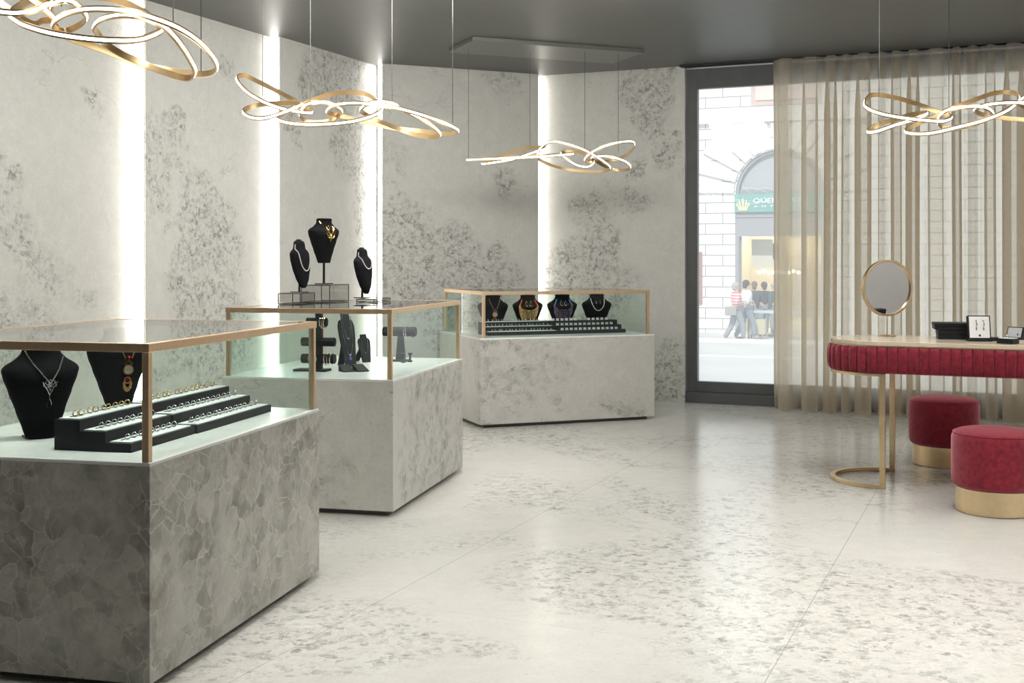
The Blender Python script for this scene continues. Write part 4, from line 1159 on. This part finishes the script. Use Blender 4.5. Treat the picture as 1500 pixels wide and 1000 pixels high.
def sign_text(body, px0, px1, pyb, pyt, spacing=1.):
    cu = bpy.data.curves.new('lettering', 'FONT'); cu.body = body; cu.extrude = .01
    cu.space_character = spacing
    cu.size = 1.; cu.offset = .012
    tmp = bpy.data.objects.new('lettering', cu); C.objects.link(tmp); bpy.context.view_layer.update()
    me = bpy.data.meshes.new_from_object(tmp.evaluated_get(bpy.context.evaluated_depsgraph_get())); bpy.data.objects.remove(tmp)
    xs = [v.co.x for v in me.vertices]; ys = [v.co.y for v in me.vertices]
    x0, x1 = fx(px0), fx(px1); z0, z1 = fz(1105, pyb), fz(1105, pyt)
    for v in me.vertices:
        v.co = ((v.co.x - min(xs)) / (max(xs) - min(xs)) * (x1 - x0) + x0, -.115 - v.co.z, (v.co.y - min(ys)) / (max(ys) - min(ys)) * (z1 - z0) + z0)
    me.materials.clear(); me.materials.append(M['white'])
    o = bpy.data.objects.new('lettering', me); C.objects.link(o); o.parent = tf
sign_text("QUEEN'S CHI", 1104, 1183, 298.5, 290.5)
sign_text("ANTIQUES", 1105, 1184, 304.5, 301, 2.2)
# shop interior seen through the opening
il = prin('cream shop wall', (.80, .74, .60), .7)
m = MB(); m.box(sL, 2 * mid - sL, 3.0, 3.05, 0, zs_top + .4); m.box(sL - .05, sL, .62, 3.05, 0, zs_top + .4); m.box(2 * mid - sL, 2 * mid - sL + .05, .62, 3.05, 0, zs_top + .4); m.box(sL, 2 * mid - sL, .2, 3.05, zs_top + .4, zs_top + .45)
m.build('shop_interior', il, tf)
m = MB(); m.box(sL + .42, sL + 1.1, .66, .70, fz(1090, 392), fz(1090, 350)); m.build('shop_board', prin('pale menu board', (.62, .60, .50), .6), tf)
m = MB(); m.box(fx(1124), fx(1136), .72, .76, fz(1128, 380), fz(1128, 356)); m.build('shop_poster', prin('dark poster', (.10, .13, .15), .5), tf)
m = MB(); m.box(sL + .1, 2 * mid - sL - .1, 2.0, 2.1, zs_top + .1, zs_top + .16); m.build('unseen_ceiling_lamp', emit('shop lamp', (1., .9, .7), 30.), tf)
m = MB()
for k in range(9): m.sphere((sL + .55 + k * .16, 1.4, fz(1110, 399) + .03 * math.sin(k * 2)), .07, 8, 6)
m.build('globe_lamp_row', emit('warm globe lamps', (1., .9, .7), 5.), tf)
m = MB(); m.box(sL + .12, sL + .18, .15, .2, 0, zs_top); m.build('door_post', greyf, tf)
m = MB(); m.box(fx(1017.5), fx(1028.5), -.06, .02, fz(1022, 445), fz(1022, 369)); m.build('side_panel', prin('brown red notice panel', (.45, .24, .24), .6), tf)
# upper window
m = MB(); x0, z0 = fx(1100), fz(1110, 154); m.box(x0, x0 + 2.2, -.02, .03, z0, z0 + 3.2); m.build('window', prin('pink brown shutter', (.66, .48, .44), .6), tf)
m = MB(); m.box(x0 + .15, x0 + 2.05, -.06, .0, z0 + .15, z0 + 3.1); m.build('window_pane', prin('pale pink blind', (.80, .66, .60), .5), tf)
for k in range(2): pass

# people in the street
def skin_mesh(name, joints, bones, mat, parent, sub=1):
    bm = bmesh.new(); lay = bm.verts.layers.skin.verify(); vs = {}
    for k, (co, r) in joints.items():
        v = bm.verts.new(co); vs[k] = v; v[lay].radius = (r, r) if not isinstance(r, tuple) else r
    for a, b_ in bones: bm.edges.new((vs[a], vs[b_]))
    vs[next(iter(joints))][lay].use_root = True
    me = bpy.data.meshes.new(name); bm.to_mesh(me); bm.free(); me.materials.append(mat)
    o = bpy.data.objects.new(name, me); C.objects.link(o); o.parent = parent
    s = o.modifiers.new('skin', 'SKIN'); s.use_smooth_shade = True
    ss = o.modifiers.new('sub', 'SUBSURF'); ss.levels = sub; ss.render_levels = sub
    return o
M['skin'] = prin('skin', (.62, .42, .33), .6)
def striped(name, c1_, c2_, sc_):
    m, nt, out = new_mat(name); g = N(nt); tc = nt.nodes.new('ShaderNodeTexCoord')
    sx = nt.nodes.new('ShaderNodeSeparateXYZ'); nt.links.new(tc.outputs['Object'], sx.inputs[0])
    w = g.mr(g.math('SINE', g.math('MULTIPLY', sx.outputs[2], sc_)), -.2, .2)
    p = nt.nodes.new('ShaderNodeBsdfPrincipled'); p.inputs['Roughness'].default_value = .8
    nt.links.new(g.mix(w, c1_, c2_), p.inputs['Base Color']); nt.links.new(p.outputs[0], out.inputs[0]); return m
def person(px, py, rz, label, top, trousers, hair, walk=True, k=1., hold=0., skirt=False, dist=None):
    Yp = F * (EYE - GZ) / (py - HY) if dist is None else dist
    t = thing('person', label, 'person', ((px - CX) / F * Yp, Yp, GZ + .001), rz, 'people in the street')
    st = .26 if walk else .03
    S = lambda x, y, z: Vector((x, y, z)) * k
    # faces local -y
    J = {'pel': (S(0, 0, .93), .12 * k), 'sp': (S(0, -.01, 1.1), .115 * k), 'ch': (S(0, 0, 1.28), .135 * k), 'nk': (S(0, -.01, 1.43), .052 * k), 'hd0': (S(0, -.03, 1.50), .070 * k), 'hd': (S(0, -.025, 1.58), .085 * k), 'hd2': (S(0, -.01, 1.66), .070 * k)}
    B = [('pel', 'sp'), ('sp', 'ch'), ('ch', 'nk'), ('nk', 'hd0'), ('hd0', 'hd'), ('hd', 'hd2')]
    arms, legs = {}, {}
    for sg, n_ in ((-1, 'l'), (1, 'r')):
        sw = sg * st
        legs.update({'hip' + n_: (S(sg * .09, 0, .88), .092 * k), 'kn' + n_: (S(sg * .09, sw * .45 - .05 * (st > .1), .49), .062 * k), 'an' + n_: (S(sg * .09, sw + .06 * (st > .1), .09), .042 * k)})
        J.update({a: b_ for a, b_ in legs.items()}); J['ft' + n_] = (S(sg * .10, sw - .09, .045), .040 * k); J['to' + n_] = (S(sg * .10, sw - .16, .035), .030 * k)
        B += [('pel', 'hip' + n_), ('hip' + n_, 'kn' + n_), ('kn' + n_, 'an' + n_), ('an' + n_, 'ft' + n_), ('ft' + n_, 'to' + n_)]
        hz = 1.12 if hold else .86
        arms.update({'sh' + n_: (S(sg * .17, .0, 1.36), .056 * k), 'el' + n_: (S(sg * .23, -sw * .3 + .03, 1.10), .042 * k), 'wr' + n_: (S(sg * .21, -sw * .8 - hold, hz), .030 * k)})
        J.update(arms); J['ha' + n_] = (S(sg * .20, -sw * .85 - hold * 1.2, hz - .08), .034 * k); J['fi' + n_] = (S(sg * .195, -sw * .9 - hold * 1.3, hz - .16), .016 * k)
        B += [('ch', 'sh' + n_), ('sh' + n_, 'el' + n_), ('el' + n_, 'wr' + n_), ('wr' + n_, 'ha' + n_), ('ha' + n_, 'fi' + n_)]
    skin_mesh('body', J, B, M['skin'], t)
    g_ = .022 * k
    T = {a: (J[a][0], J[a][1] + g_) for a in ('pel', 'sp', 'ch', 'shl', 'shr', 'ell', 'elr', 'wrl', 'wrr')}
    T['nb'] = (S(0, 0, 1.40), .085 * k)
    skin_mesh('top', T, [('pel', 'sp'), ('sp', 'ch'), ('ch', 'nb'), ('ch', 'shl'), ('shl', 'ell'), ('ell', 'wrl'), ('ch', 'shr'), ('shr', 'elr'), ('elr', 'wrr')], top, t)
    L_ = {a: (J[a][0], J[a][1] + g_ + .006) for a in ('pel', 'hipl', 'hipr', 'knl', 'knr', 'anl', 'anr')}
    skin_mesh('trousers', L_, [('pel', 'hipl'), ('hipl', 'knl'), ('knl', 'anl'), ('pel', 'hipr'), ('hipr', 'knr'), ('knr', 'anr')], trousers, t)
    m = MB(); m.sphere(S(0, .015, 1.62), .105 * k, 14, 9, (.95, 1.05, 1.0)); m.sphere(S(0, .05, 1.54), .075 * k, 12, 7)
    m.build('hair', hair, t, smooth=True)
    m = MB(); m.sphere(S(0, -.118, 1.575), .014 * k, 6, 5, (.8, 1, 1.3)); 
    m.build('nose', M['skin'], t, smooth=True)
    m = MB()
    for sg in (-1, 1): m.sphere(S(sg * .033, -.105, 1.61), .010 * k, 6, 5)
    m.build('eyes', M['dark'], t, smooth=True)
    for sg in (-1, 1):
        pf = J['to' + ('l' if sg < 0 else 'r')][0]; m = MB(); m.sphere(pf + S(0, .07, .012), .06 * k, 10, 6, (.75, 2.1, .75)); m.build('shoe', prin('grey shoe', (.25, .25, .26), .5), t, smooth=True)
    return t
hb = prin('brown hair', (.16, .10, .07), .6); hg = prin('grey hair', (.45, .42, .40), .6); hk = prin('dark hair', (.04, .035, .03), .6)
pinkst = striped('pink striped jersey', (.80, .22, .26), (.88, .70, .70), 75.)
greyt = prin('grey trousers', (.30, .32, .36), .8); denim = prin('blue grey trousers', (.27, .31, .37), .8)
whitet = prin('white shirt', (.85, .85, .86), .8); navy = prin('dark green coat', (.05, .09, .09), .8); blackc = prin('dark coat', (.05, .05, .06), .8)
tw = person(1078, 499.6, R(105), 'person in a pink striped top and grey trousers walking with a shoulder bag', pinkst, greyt, hg, True, 1.0, .12)
bg = MB(); bg.box(-.16, .16, -.06, .06, -.14, .12)
o = bg.build('handbag', prin('grey handbag', (.40, .38, .37), .6), bevel=.03); o.location = Vector(tw.location) + Vector((-.20, -.24, .90)); o.rotation_euler = (0, 0, .2)
tag(o, 'grey shoulder bag carried by the person in pink stripes', 'bag')
person(1093.5, 497.6, R(108), 'person in a white shirt walking beside the pink striped one', whitet, denim, hk, True, 1.03, .1)
for i, (px, dist_, top, hair, lab) in enumerate(((1105, 36.4, navy, hb, 'person in a dark green coat standing behind the stall nearest the walkers'),
                                  (1119, 36.0, blackc, hk, 'person in a dark coat standing behind the middle of the stall'),
                                  (1134, 35.7, navy, hg, 'grey haired person in a green coat at the stall by the curtain edge'))):
    person(px, 0, R(170 + 25 * i), lab, top, denim, hair, False, .98, dist=dist_)
# stall table before the shop
qs = onz(1117, 496.4, GZ)
ts = thing('stall_table', 'long pale stall table standing before the shop front', 'table', (qs.x, qs.y, GZ + .001), FAng)
MB().box(-.45, 1.6, -.3, .3, .78, .84).build('table_top', prin('pale blue grey table cover', (.52, .58, .58), .7), ts)
for x in (-.4, 1.5):
    for y in (-.26, .24): MB().box(x, x + .05, y, y + .05, 0, .78).build('leg', greyf, ts)
MB().box(-.35, .1, -.2, .2, .15, .6).build('crate', prin('straw yellow crate', (.60, .55, .38), .7), ts)

# ------------------------------------------------------------------ light
w = bpy.data.worlds.new('World'); sc.world = w; w.use_nodes = True
nt = w.node_tree; nt.nodes.clear()
out = nt.nodes.new('ShaderNodeOutputWorld'); bg = nt.nodes.new('ShaderNodeBackground')
bg.inputs[0].default_value = (.86, .93, 1., 1); bg.inputs[1].default_value = 1.0
nt.links.new(bg.outputs[0], out.inputs[0])
sd = bpy.data.lights.new('sun', 'SUN'); sd.energy = 2.9; sd.angle = R(2); sd.color = (1, .97, .92)
so = bpy.data.objects.new('sun', sd); C.objects.link(so)
so.rotation_euler = (R(48), 0, R(-25))
def area(name, loc, size, power, col=(1, .98, .94), size_y=None, spread=140, aim=None):
    d = bpy.data.lights.new(name, 'AREA'); d.energy = power; d.size = size; d.color = col
    if size_y: d.shape = 'RECTANGLE'; d.size_y = size_y
    d.spread = R(spread)
    o = bpy.data.objects.new(name, d); C.objects.link(o); o.location = loc
    if aim: o.rotation_euler = (Vector(aim) - Vector(loc)).to_track_quat('-Z', 'Y').to_euler()
    return o
zl_ = ZC - .03
for loc, aim, pw, *sp_ in (((-.5, 7.5), (-.6, 11.0, 1.0), 42), ((1.0, 7.6), (.9, 11.9, 1.2), 32),
                     ((-.8, 7.0), (-2.2, 9.4, 1.4), 42), ((-1.5, 5.3), (-3.2, 7.4, 1.4), 54), ((-2.2, 3.6), (-4.0, 5.4, 1.4), 52),
                     ((2.0, 6.2), (.4, 6.6, .3), 62), ((3.5, 6.8), None, 38), ((1.6, 4.2), None, 37, 92), ((3.1, 4.8), (4.5, 5.6, 1.4), 46),
                     ((-1.1, 4.4), None, 26, 75), ((-.4, 7.1), None, 22, 75), ((-.6, 1.6), None, 6)):
    area('unseen_ceiling_lamp', (loc[0], loc[1], zl_), .9, pw, aim=aim, spread=(sp_ or [140])[0])  # lamps out of view; wall washes, case downlights and fills are added for brightness
